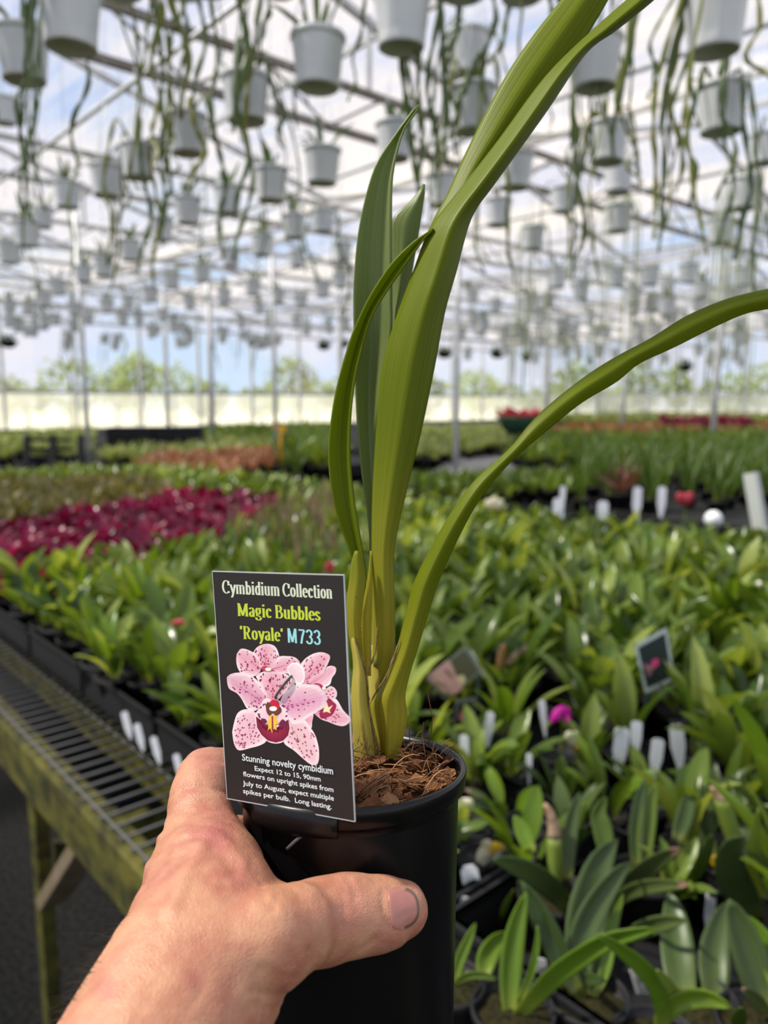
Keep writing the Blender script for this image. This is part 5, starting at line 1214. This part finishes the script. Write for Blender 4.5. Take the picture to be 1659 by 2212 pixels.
# ---- picture tags
def pic_tag(label, cs_, d, ink, border, flowers, stake=None, tilt=0.0):
    pts = [P(x, y, d + tilt * k) for k, (x, y) in enumerate(cs_)]; c = sum(pts, Vector()) / 4; o = thing('picture_tag', tuple(c), label, 'plant tag'); nn_ = (pts[1] - pts[0]).cross(pts[3] - pts[0]).normalized()
    if nn_.dot(CF) > 0: nn_ = -nn_
    b = MB(); b.add(pts + [q - nn_ * .001 for q in pts], [(0, 1, 2, 3), (7, 6, 5, 4)] + [(i, (i + 1) % 4, 4 + (i + 1) % 4, 4 + i) for i in range(4)]); b.build('tag_card', border, o, smooth=False)
    b = MB(); i_ = [c + (q - c) * .84 + nn_ * .0003 for q in pts]; b.add(i_, [(0, 1, 2, 3)]); b.build('picture', ink, o, smooth=False)
    b = MB()
    for k, (poly, col) in enumerate(flowers):
        ol_ = cr([(x, y, 0) for x, y in poly + poly[:1]], 25)[:24]
        q_ = []
        for p_ in ol_:
            r = ray(p_.x, p_.y); t_ = nn_.dot(c - C0) / nn_.dot(r); q_.append(C0 + r * t_ + nn_ * (.0006 + .0002 * k))
        b.add(q_, [tuple(range(24))], tint=col)
    b.build('printed_flower', M['ink'], o, smooth=False)
    if stake:
        b = MB(); b.tube([P(*stake[0], d + .003), P(*stake[1], d + .003)], .0022, n=6); b.build('stake', simple('dark_green_stake', (.02, .06, .055), .5, .4), o)
    return o
pic_tag('tilted picture tag of a pale pink flower right of the arching leaf base', [(918, 1463), (1008, 1394), (1043, 1449), (960, 1512)], 1.42, simple('olive_print', (.10, .10, .05), .5, .3), simple('grey_green_border', (.20, .22, .17), .5, .3),
        [([(922, 1462), (950, 1440), (968, 1426), (978, 1440), (985, 1458), (1000, 1480), (990, 1495), (965, 1500), (940, 1480)], (.62, .36, .30)), ([(958, 1448), (966, 1446), (978, 1460), (976, 1466)], (.30, .14, .12)), ([(985, 1462), (1000, 1458), (1006, 1470), (996, 1480)], (.75, .60, .32))], ((1032, 1450), (1033, 1575)))
pic_tag('dark upright picture tag with white border and small pink flower', [(1371, 1394), (1440, 1356), (1458, 1468), (1394, 1498)], 1.30, simple('dark_green_print', (.012, .022, .02), .5, .3), simple('pale_border', (.40, .45, .44), .5, .3),
        [([(1390, 1430), (1402, 1438), (1415, 1424), (1420, 1432), (1412, 1444), (1402, 1462), (1396, 1450)], (.34, .12, .20)), ([(1406, 1428), (1420, 1422), (1422, 1436), (1410, 1442)], (.55, .05, .16))], ((1396, 1496), (1386, 1612)))
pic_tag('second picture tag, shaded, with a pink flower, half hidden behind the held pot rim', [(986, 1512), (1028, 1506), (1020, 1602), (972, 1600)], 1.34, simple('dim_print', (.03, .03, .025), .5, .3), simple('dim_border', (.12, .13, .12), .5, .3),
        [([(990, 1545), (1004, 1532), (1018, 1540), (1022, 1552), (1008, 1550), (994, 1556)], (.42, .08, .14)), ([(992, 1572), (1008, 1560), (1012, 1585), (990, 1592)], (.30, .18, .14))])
# ================================================================== HANGING POTS
HM = leafmat('hanging_cactus_green', (0.045, 0.085, 0.022), (0.10, 0.145, 0.030), None, .2, .45, .15, (1.5, 1.6, .7), objv=.4)
HY = leafmat('hanging_cactus_yellow', (0.14, 0.16, 0.02), (0.22, 0.22, 0.03), None, .2, .45, .2, (1.5, 1.6, .7), objv=.3)
HT = leafmat('fine_hair_stems', (0.24, 0.29, 0.15), (0.34, 0.38, 0.22), None, .2, .5, .15, (1.4, 1.4, .9), objv=.3)
HB = leafmat('spiky_brown_tuft', (0.14, 0.11, 0.07), (0.25, 0.20, 0.13), None, .2, .6, .1, objv=.3)
def wpot_mb(n=40):
    b = MB()
    f = lambda a, z: 1 + (math.cos(math.pi / 9) / math.cos((a % (2 * math.pi / 9)) - math.pi / 9) - 1) * (max(0, 1 - z / .112) if z > .02 else 0)
    b.lathe([(0, .006), (.050, .005), (.0545, 0), (.0575, .002), (.0590, .008), (.0600, .022), (.0612, .034), (.0655, .075), (.0690, .112), (.0700, .1185), (.0738, .1195), (.0752, .123), (.0752, .131), (.0740, .1335), (.0700, .134), (.0670, .128), (.06, .118), (0, .119)], n, fn=f)
    return b
def stem_mb(rn, kind):
    b = MB(); az = rn.uniform(0, 6.28); c_, s_ = math.cos(az), math.sin(az); pts = []
    if kind == 'trail':
        drop = rn.uniform(.15, .62); out_ = rn.uniform(.085, .16); rise = rn.uniform(.02, .10); n = 18
        for i in range(n):
            t = i / (n - 1); r = out_ * min(1, t * 2.6) ** .7 + .03 * t * rn.uniform(.6, 1); z = .12 + rise * math.sin(min(1, t * 2.6) * math.pi) - drop * max(0, t - .2) / .8 * (1 if t > .2 else 0)
            a = az + .5 * math.sin(t * 5 + az) * t * .6
            pts.append((r * math.cos(a) + .008 * math.sin(t * 14 + az), r * math.sin(a) + .008 * math.cos(t * 11), z))
        wd = rn.uniform(.0065, .0115); k = rn.uniform(16, 26); pts = cr(pts, 30)
        A = [wd * (.40 + .60 * abs(math.sin(i / 29 * k))) * (1 if i < 27 else .6) for i in range(30)]
        b.tube(pts, A, .0022, n=6, tint=(rn.random(), .5, .5), tl=True)
    elif kind == 'upright':
        L_ = rn.uniform(.08, .17); strap(b, (.02 * c_, .02 * s_, .12), az, L_, rn.uniform(.016, .03), rn.uniform(.5, 1.4), rn.uniform(.1, .9), .2, 8, 3, rn.random())
    elif kind == 'hair':
        drop = rn.uniform(.5, 1.15); out_ = rn.uniform(.07, .12)
        for i in range(14):
            t = i / 13; pts.append(((out_ * min(1, t * 5) ** .6) * c_ + .004 * math.sin(t * 9 + az), (out_ * min(1, t * 5) ** .6) * s_, .12 + .05 * math.sin(min(1, t * 5) * math.pi) - drop * max(0, t - .1)))
        b.tube(pts, .0024, n=4, tint=(rn.random(), .5, .5))
    elif kind == 'tuft':
        L_ = rn.uniform(.09, .16); strap(b, (.01 * c_, .01 * s_, .12), az, L_, .007, rn.uniform(.3, 1.3), rn.uniform(.2, 1.2), .2, 6, 2, rn.random())
    return b
def hang_proto(kind, seed, sep, mats):
    rn = random.Random(seed); o = thing('hanging_pot', (0, 0, 0), 'x', 'x'); del o['label']; del o['category']
    wpot_mb(72 if sep else 36).build('pot', M['white'], o)
    b = MB()
    for k in range(3):
        a = 2.1 * k + .4; b.tube([(.0735 * math.cos(a), .0735 * math.sin(a), .128), (.004 * math.cos(a), .004 * math.sin(a), .40)], .0013, n=4)
    b.tube([(0, 0, .395), (0, 0, .43)], .003, n=5); b.build('hanger', M['string'], o)
    num = {'trail': rn.randint(4, 7) if sep else rn.randint(3, 5), 'upright': rn.randint(5, 8), 'hair': 16, 'tuft': 22}[kind]
    nm = {'trail': 'trailing_stem', 'upright': 'leaf', 'hair': 'hair_stem', 'tuft': 'leaf'}[kind]
    parts = [stem_mb(rn, kind) for _ in range(num)]
    if kind in ('trail', 'upright') and sep:
        for p_ in parts: p_.build(nm, rn.choice(mats), o)
    else:
        b = MB()
        for p_ in parts:
            k0 = len(b.v); b.v += p_.v; b.f += [tuple(i + k0 for i in f) for f in p_.f]; b.t += p_.t; b.uv += p_.uv; b.m += [0] * len(p_.f)
        q = b.build('foliage', mats[0], o); 
        if kind in ('hair', 'tuft'): q['kind'] = 'stuff'
    return o
HP = {'T': [hang_proto('trail', 500 + i, True, [HM, HM, HM, HY]) for i in range(6)], 't': [hang_proto('trail', 520 + i, False, [HM]) for i in range(5)], 'U': [hang_proto('upright', 540 + i, True, [HM]) for i in range(3)], 'u': [hang_proto('upright', 550 + i, False, [HM]) for i in range(4)],
      'h': [hang_proto('hair', 560 + i, False, [HT]) for i in range(3)], 'b': [hang_proto('tuft', 570 + i, False, [HB]) for i in range(3)], 'g': [hang_proto('tuft', 580 + i, False, [HM]) for i in range(3)]}
rh = random.Random(5)
HUNG = []
def hang(px, py, wpx, kind, label, group=None, cat='hanging pot', skip=False):
    """white pot whose body is centred on (px,py), wpx wide at the rim"""
    d = .15 * FPX / wpx; c = P(px, py, d)
    if skip and any((c - q).length < .24 for q in HUNG): return None
    HUNG.append(c); o = copy_tree(rh.choice(HP[kind])); o.location = c - Vector((0, 0, .066)); o.rotation_euler = (rh.uniform(-.03, .03), rh.uniform(-.03, .03), rh.uniform(0, 6.28))
    tag(o, label, cat, group)
    u, v = toUV(c); z0 = o.location.z + .425; z1 = roof_z(v)
    if z1 > z0:
        b = MB(); b.tube([(0, 0, .42), (0, 0, z1 - o.location.z)], .0011 if d < 4 else .0016, n=4)
        q = b.build('string', M['string']); q.parent = o
    return o
NEAR = [
 (150, 40, 140, 'T', 'white faceted pot hanging at the top edge, second from the left corner'), (50, 122, 116, 'T', 'white pot cut by the left edge below the top corner pot, stems trailing beneath'), (685, 135, 121, 'U', 'white pot hanging above the olive leaf tip, near top centre'),
 (867, 45, 130, 'T', 'white pot cut by the top edge left of the big leaning leaves'), (1545, 48, 142, 'T', 'white pot cut by the top edge, nearest the right corner'), (1288, 138, 116, 'T', 'white pot partly behind the leaning leaves, dark underside, near the top'), (1560, 237, 110, 'T', 'white pot near the right edge with a thick stem hanging down its side'),
 (532, 215, 106, 'T', 'white pot with thin stems crossing its face, left of the olive leaf'), (1022, 238, 104, 'T', 'white pot half hidden by the leaning leaves on their left'), (405, 292, 90, 'T', 'white pot on clear white strings, with a pale pleated side, upper left'), (1312, 310, 92, 'T', 'white pot right of the leaning leaves with stems arching off its right side'),
 (852, 306, 84, 'U', 'white pot just behind the olive leaf tip'), (298, 350, 78, 'T', 'white pot with a sprawling stem at its left, upper left'), (695, 360, 82, 'U', 'white pot left of the olive leaf, level with its middle')]
for px, py, w_, k, lab in NEAR: hang(px, py, w_, k, lab)
MID = [(585, 400, 76, 'u'), (228, 392, 72, 't'), (1112, 370, 82, 'b'), (145, 422, 60, 'u'), (492, 433, 64, 'u'), (405, 456, 62, 'u'), (955, 413, 72, 'b'), (348, 496, 54, 'u'), (1335, 385, 68, 'b'), (1335, 472, 64, 'h'), (1075, 460, 62, 'b'), (1216, 432, 58, 't'),
       (1555, 500, 58, 'h'), (1603, 420, 72, 'h'), (1150, 515, 54, 'h'), (635, 490, 56, 'u'), (698, 478, 52, 't'), (90, 470, 50, 'u'), (58, 506, 60, 'u'), (20, 546, 52, 't'), (222, 576, 46, 'u'), (280, 541, 49, 'u'), (498, 557, 43, 'u'), (565, 530, 50, 'u'),
       (1652, 322, 70, 't'), (8, 240, 60, 't'), (740, 545, 44, 't'), (640, 560, 36, 'u')]
for px, py, w_, k in MID:
    if k == 'h': hang(px, py, w_, k, 'white hanging pot veiled by long hair-fine stems, upper right', 'pots with hair-fine stems')
    elif k == 'b': hang(px, py, w_, k, 'white hanging pot with a spiky brown tuft, right of the olive leaf', 'pots with brown tufts')
    elif px > 800: hang(px, py, w_, k, 'mid-distance white hanging pot with dark trailing stems, right of the leaning leaves', 'trailing pots at the mid right')
    elif k == 't': hang(px, py, w_, k, 'mid-distance white hanging pot with dark trailing stems, left of the olive leaf', 'trailing pots at the mid left')
    else: hang(px, py, w_, k, 'mid-distance white hanging pot with short upright leaves, left of the olive leaf', 'upright-leaved pots at the mid left')
FAR = [(435, 592, 37), (370, 606, 37), (325, 636, 35), (545, 622, 36), (485, 640, 31), (180, 592, 37), (125, 621, 35), (95, 646, 33), (60, 666, 31), (20, 662, 29), (230, 661, 32), (275, 652, 30), (650, 652, 30), (695, 627, 33), (735, 607, 33), (600, 640, 30), (410, 655, 28), (350, 680, 26), (160, 668, 29), (120, 690, 26), (190, 690, 25), (300, 690, 24), (20, 695, 26), (75, 700, 24), (560, 665, 26)]
for px, py, w_ in FAR: hang(px, py, w_ * 1.05, 'u', 'far white hanging pot in the receding rows at the left', 'far pots at the left', 'hanging pot')
FARR = [(1203, 602, 42), (1255, 629, 37), (1330, 601, 39), (1403, 597, 42), (1487, 591, 43), (1515, 625, 37), (1440, 622, 35), (1440, 664, 36), (1368, 640, 34), (1605, 597, 42), (1590, 641, 37), (1070, 662, 29), (1020, 641, 31), (1150, 661, 31), (1185, 650, 28), (1133, 660, 28), (1368, 668, 30), (1510, 660, 30), (1120, 715, 24), (1640, 640, 36)]
for px, py, w_ in FARR: hang(px, py, w_ * 1.05, rh.choice('ggguuh'), 'far white hanging pot over the rows at the right', 'far pots at the right', 'hanging pot')
for i in range(80):
    for _ in range(30):
        px, py = rh.uniform(985, 1670), rh.uniform(655, 785); 
        if py > 640 + 60 * rh.random(): break
    w_ = 34 - (py - 640) / 145 * 14 + rh.uniform(-3, 3); hang(px, py, w_, rh.choice('gggguuuh'), 'very far white pot in the dense hanging crowd at the right', 'distant pots at the right', 'hanging pot', True)
TOPS = [(255, -75, 128), (450, -80, 122), (395, -60, 100), (1000, -70, 128), (1130, -60, 118), (1420, -90, 125), (600, -60, 96), (1010, 120, 100)]
for px, py, w_ in TOPS: hang(px, py, w_, 'T', 'pot above the top edge of the picture, only its dark trailing stems hanging into view', 'pots above the frame')
for i in range(40):
    px, py = rh.uniform(-10, 760), rh.uniform(690, 748); w_ = 27 - (py - 690) / 60 * 8 + rh.uniform(-2, 2); hang(px, py, w_, rh.choice('uuuut'), 'very far white pot at the end of the hanging rows, left', 'distant pots at the left', 'hanging pot', True)
# dark hanging baskets far off
bb = MB(); bb.lathe([(0, -.10), (.06, -.095), (.11, -.06), (.14, 0), (.145, .01), (.12, .01), (0, .005)], 18)
for i, (px, py, w_) in enumerate(((18, 738, 44), (562, 742, 40), (700, 745, 36), (742, 742, 30), (1075, 762, 40), (1140, 770, 36), (960, 762, 40), (1480, 790, 40))):
    d = .29 * FPX / w_ * 1.1; c = P(px, py, d); o = thing('hanging_basket', tuple(c), 'far dark round hanging basket with green top below the pots', 'hanging basket', 'dark hanging baskets')
    q = MB(); q.v = [v + c for v in bb.v]; q.f = list(bb.f); q.uv = list(bb.uv); q.t = list(bb.t); q.m = list(bb.m); q.build('basket', M['blackmat'], o)
    q = MB(); rn = random.Random(i)
    for k in range(40):
        a = rn.uniform(0, 6.28); strap(q, (c.x + .1 * rn.random() * math.cos(a), c.y + .1 * rn.random() * math.sin(a), c.z), a, rn.uniform(.08, .2), .03, rn.uniform(.2, 1.3), 1.2, .2, 5, 2, rn.random())
    for k in range(3): q.tube([(c.x + .14 * math.cos(k * 2.1), c.y + .14 * math.sin(k * 2.1), c.z), (c.x, c.y, c.z + .55), (c.x, c.y, roof_z(toUV(c)[1]))], .002, n=4)
    q.build('foliage', HM, o)
# ================================================================== FARTHER BENCHES, OUTSIDE
def bed(poly, z, kind, sp, label, group, sc, name, lim=90):
    """plants on a level top at height z wherever the top shows inside the pixel outline"""
    ws = [toUV(G(x, max(y, 905), z)) for x, y in poly]; u0_, u1_ = min(w_[0] for w_ in ws), max(w_[0] for w_ in ws); v0_, v1_ = min(w_[1] for w_ in ws), max(w_[1] for w_ in ws)
    pts = []; u = u0_
    while u <= min(u1_, UF - .6):
        v = v0_
        while v <= min(v1_, VF - .6):
            p = UV(u + rp2.uniform(-.3, .3) * sp, v + rp2.uniform(-.3, .3) * sp, z); x, y, d = proj(p)
            if inpoly(x, y, poly) and -60 < x < W + 60: pts.append((d, p))
            v += sp
        u += sp
    pts.sort(key=lambda q: q[0])
    for d, p in pts[:lim]: put(kind, False, p - Vector((0, 0, .055 * sc)), label, 'plant', group, sc, name, .05)
    stuffbed(name + '_bed', kind, [p - Vector((0, 0, .055 * sc)) for d, p in pts[lim:]], label.replace(' plant', ' plants').replace('plants plants', 'plants') + ', far rows', 'plants', sc)
    return len(pts)
# deck the farther benches as broad low tables
def table(u0_, u1_, v0_, v1_, z, label):
    o = thing('growing_table', UV((u0_ + u1_) / 2, (v0_ + v1_) / 2, 0), label, 'bench')
    b = MB(); b.box(UV((u0_ + u1_) / 2, (v0_ + v1_) / 2, z - .03), v1_ - v0_, u1_ - u0_, .04, VD, UD); b.build('table_top', M['weedmat'], o, smooth=False)
    b = MB(); b.box(UV(u0_, (v0_ + v1_) / 2, z - .05), v1_ - v0_, .04, .12, VD, UD); b.build('edge_board', M['blackmat'], o, smooth=False)
    b = MB(); b.box(UV((u0_ + u1_) / 2, v0_, z - .05), .04, u1_ - u0_, .12, VD, UD); b.build('edge_board', M['blackmat'], o, smooth=False)
    for uu in (u0_ + .2, (u0_ + u1_) / 2, u1_ - .2):
        for vv in (v0_ + .2, v1_ - .2):
            b = MB(); b.bar(UV(uu, vv, 0), UV(uu, vv, z - .05), .06, .06, UD); b.build('leg', M['moss_wood'], o, smooth=False)
    return o
vb = vfar + .75
table(-1.5, 4.6, vb, vb + 2.2, BZ, 'second growing table, behind the empty cell trays')
table(6.3, 11.5, vb - 3.0, vb + 2.2, BZ, 'wide growing table under the pink-brown plants, behind the near bench end')
table(-1.5, 21.0, vb + 2.9, vb + 9.0, BZ, 'long far growing table across the middle distance')
table(12.1, 21.2, vb - 3.6, vb + 2.3, BZ, 'far growing table carrying the pale green beds at the left')
table(-1.5, 21.0, vb + 9.7, 27.2, BZ, 'farthest growing table, below the side wall')
ZT = BZ + .06
n = []
n.append(bed([(285, 1040), (330, 1000), (590, 984), (600, 1016), (440, 1040)], ZT, 'pink', .17, 'low pink-brown plant on the table behind the magenta block', 'pink-brown plants', 1.15, 'pink_plant'))
n.append(bed([(180, 1002), (300, 968), (600, 960), (600, 984), (330, 1000)], ZT, 'pale', .22, 'pale green plant in the bed behind the pink-brown strip', 'pale green strip', 1.2, 'pale_green_plant'))
n.append(bed([(-40, 1000), (-40, 948), (200, 936), (210, 990)], ZT, 'pale', .30, 'pale green plant in the far left bed by the wall', 'pale green far left bed', 1.4, 'pale_green_plant'))
n.append(bed([(430, 962), (430, 930), (720, 926), (720, 960)], ZT, 'green', .30, 'green plant in the far bed right of the black tray stack', 'far green bed', 1.4, 'green_plant'))
n.append(bed([(895, 1008), (895, 930), (1130, 926), (1130, 958), (1015, 985)], ZT, 'pale', .26, 'pale green plant in the bed right of the main leaf', 'pale bed right of the leaf', 1.3, 'pale_green_plant'))
n.append(bed([(890, 1085), (890, 1045), (1255, 1038), (1255, 1072)], ZT, 'green', .15, 'low dark bushy plant behind the empty trays', 'low bushy row', 1.0, 'green_plant'))
n.append(bed([(1140, 948), (1240, 922), (1659, 920), (1720, 945), (1720, 952)], ZT, 'brownish', .30, 'rusty brown plant in the far right bed', 'rusty far right bed', 1.4, 'rust_plant'))
n.append(bed([(1250, 1085), (1250, 1020), (1690, 1000), (1700, 1085), (1400, 1095)], ZT, 'grass', .26, 'tall strap-leaved plant in a black pot at the mid right', 'strap-leaved pots', 1.0, 'strap_leaved_plant'))
n.append(bed([(1090, 1005), (1130, 960), (1700, 950), (1700, 1000)], ZT, 'green', .24, 'dark green bushy plant behind the strap-leaved pots', 'dark bushy bed', 1.6, 'green_plant'))
n.append(bed([(1425, 922), (1425, 912), (1620, 912), (1620, 922)], ZT + .12, 'mag', .35, 'magenta plant in the thin far strip at the right', 'far magenta strip', 1.6, 'magenta_plant', 60))
n.append(bed([(1180, 918), (1180, 900), (1720, 900), (1720, 918)], ZT + .1, 'pale', .45, 'pale green plant along the foot of the side wall', 'pale wall bed', 1.7, 'pale_green_plant'))
print('bed counts', n, cnt, {k: len(v) for k, v in rest.items()})
# bushy clump with an orange marker left of the leaves
CL = []
for i in range(60):
    p = G(rp2.uniform(600, 715), rp2.uniform(1000, 1035), ZT)
    if len(CL) > 13 or any((p - q).length < .19 for q in CL): continue
    CL.append(p); put('grass' if i % 2 else 'green', False, p - Vector((0, 0, .05)), 'tall bushy plant in the clump just left of the thin curved leaf', 'plant', 'bushy clump', 1.25 if i % 2 else 2.0, 'bushy_plant', .05)
for px, py, h in ((1250, 1035, 1.0), (1285, 1060, 1.0), (1300, 1030, 1.0)):
    p = G(px, py, ZT); o = put('grass', False, p - Vector((0, 0, .05)), 'bright strap-leaved plant above the pair of white bench tags', 'plant', 'bright strap-leaved pots', 1.05, 'strap_leaved_plant', .05)
for px, py in ((1325, 1070), (1345, 1082), (1358, 1066)):
    p = G(px, py, ZT); put('mauve', False, p - Vector((0, 0, .05)), 'dull purplish-brown plant right of the bright strap-leaved pots', 'plant', 'purplish-brown plants', 1.5, 'purplish_plant', .05)
p = P(604, 960, 6.2); o = thing('marker_stake', tuple(p), 'orange marker stake with a folded tape top in the bushy clump', 'stake'); om = simple('orange_tape', (.75, .36, .02), .5, .3)
b = MB(); b.tube([P(607, 1000, 6.2), P(606, 925, 6.2)], .012, n=6); b.build('stake', om, o)
b = MB(); b.bar(P(582, 917, 6.2), P(604, 925, 6.2), .04, .012, CU); b.bar(P(604, 925, 6.2), P(616, 928, 6.2), .04, .05, CU); b.build('tape', om, o, smooth=False)
# black tray stack, dark frames, red flowers in a green tub, bare grey mat
def crate(x0, x1, y, d, h, dep, name, label, cat, mat):
    p0, p1 = P(x0, y, d), P(x1, y, d * (1 + dep)); ax = (p1 - p0); l_ = Vector((ax.x, ax.y, 0)).length; ax = Vector((ax.x, ax.y, 0)).normalized(); ay = Vector((-ax.y, ax.x, 0)); z0 = p0.z
    o = thing(name, tuple(p0), label, cat); b = MB(); nn_ = max(1, int(l_ / .42))
    for i in range(nn_):
        c = p0 + ax * (l_ * (i + .5) / nn_)
        for k in range(2): b.box(Vector((c.x, c.y, z0 + h * (.25 + .5 * k))) + ay * .2, l_ / nn_ * .96, .42, h * .47, ax, ay)
    b.build('tray_block', mat, o, smooth=False, bev=.004)
    b = MB()
    for i in range(nn_): c = p0 + ax * (l_ * (i + .5) / nn_); b.box(Vector((c.x, c.y, z0 + h + .01)) + ay * .2, l_ / nn_ * .98, .44, .02, ax, ay)
    b.build('rim', mat, o, smooth=False); return o
crate(228, 440, 966, 9.0, .21, .02, 'tray_stack', 'long stack of black trays below the far end wall, left', 'trays', M['blackmat'])
b = MB(); pa = G(930, 1020, BZ + .02); 
o = thing('grey_mat', tuple(G(1090, 1008, BZ + .01)), 'bare grey mat on the table right of the main leaf', 'mat'); cs_ = [G(905, 1035, BZ + .012), G(1235, 1030, BZ + .012), G(1180, 985, BZ + .012), G(985, 988, BZ + .012)]
b.add(cs_ + [c - Vector((0, 0, .008)) for c in cs_], [(0, 1, 2, 3), (7, 6, 5, 4), (0, 4, 5, 1), (1, 5, 6, 2), (2, 6, 7, 3), (3, 7, 4, 0)]); b.build('mat_sheet', simple('grey_mat_fabric', (.12, .12, .125), .8, .2, col2=(.16, .16, .165), scale=5), o, smooth=False)
p = G(112, 1038, BZ); o = thing('folding_frame', (p.x, p.y, BZ), 'black slatted tray frame on end, far left behind the olive plants', 'frame'); b = MB()
for i in range(5): b.bar(p + Vector((-.22, .02 * i, .04 + .075 * i)), p + Vector((.26 - .03 * i, .02 * i, .04 + .075 * i)), .03, .03)
b.build('slat_panel', M['blackmat'], o, smooth=False)
for sx_ in (-.22, 0, .24):
    b = MB(); b.bar(p + Vector((sx_, 0, 0)), p + Vector((sx_, .08, .38)), .04, .05, (1, 0, 0)); b.build('post', M['blackmat'], o, smooth=False)
p = P(1120, 915, 11); o = thing('tub', (p.x, p.y, p.z), 'green tub with red flowers, far off behind the arching leaf', 'tub'); b = MB(); b.lathe([(0, -.10), (.22, -.10), (.30, .08), (.31, .10), (.28, .10), (0, .06)], 18, p); b.build('tub_body', simple('green_tub', (.05, .13, .08), .5, .4), o)
b = MB(); rn = random.Random(2)
for i in range(120):
    a = rn.uniform(0, 6.28); r_ = .28 * math.sqrt(rn.random()); strap(b, (p.x + r_ * math.cos(a), p.y + r_ * math.sin(a), p.z + .08), a, rn.uniform(.08, .2), .07, rn.uniform(.4, 1.4), .6, .2, 4, 3, rn.random())
b.build('flower_mass', LM['petal_r'], o)
b = MB(); b.bar(Vector((p.x, p.y, p.z - .1)), Vector((p.x, p.y, BZ - .01)), .25, .25, UD); b.build('stand', M['blackmat'], o, smooth=False)
# trees and hedge outside the end wall
tm = leafmat('outside_tree', (0.15, 0.21, 0.08), (0.32, 0.40, 0.16), None, .2, .6, .35, objv=.5); bark = simple('bark', (.12, .09, .06), .9, .1)  # crown colours paled to stand for haze through the wall film
def tree(px, d, h, rw, seed, label):
    r = ray(px, 870); c = C0 + r * d; c.z = -.05; o = thing('tree', tuple(c), label, 'tree', 'trees outside'); rn = random.Random(seed)
    b = MB(); b.tube([c, c + Vector((.1, 0, h * .5)), c + Vector((0, 0, h * .8))], [.12, .09, .04], n=7); b.build('trunk', bark, o)
    b = MB()
    for i in range(420):
        a, e_ = rn.uniform(0, 6.28), rn.uniform(-1, 1); q = Vector((rw * math.cos(a) * math.sqrt(1 - e_ * e_), rw * math.sin(a) * math.sqrt(1 - e_ * e_), h * .36 * e_)) * rn.uniform(.6, 1.05) * (1 + .25 * noise.noise(Vector((a * 1.2, e_ * 2, seed))))
        strap(b, c + Vector((0, 0, h * .62)) + q, rn.uniform(0, 6.28), rn.uniform(.25, .5), .22, rn.uniform(-.6, 1.0), .6, .2, 4, 2, rn.random())
    b.build('crown', tm, o); return o
for i in range(26):
    tree(-160 + i * 78 + rp2.uniform(-25, 25), 38 + 9 * (i % 2) + rp2.uniform(-2, 2), rp2.uniform(2.3, 4.3), rp2.uniform(.9, 1.7), 900 + i, 'pale green tree beyond the greenhouse walls')
for o in ALLPROTO: delete_tree(o)
for L_ in HP.values():
    for o in L_: delete_tree(o)
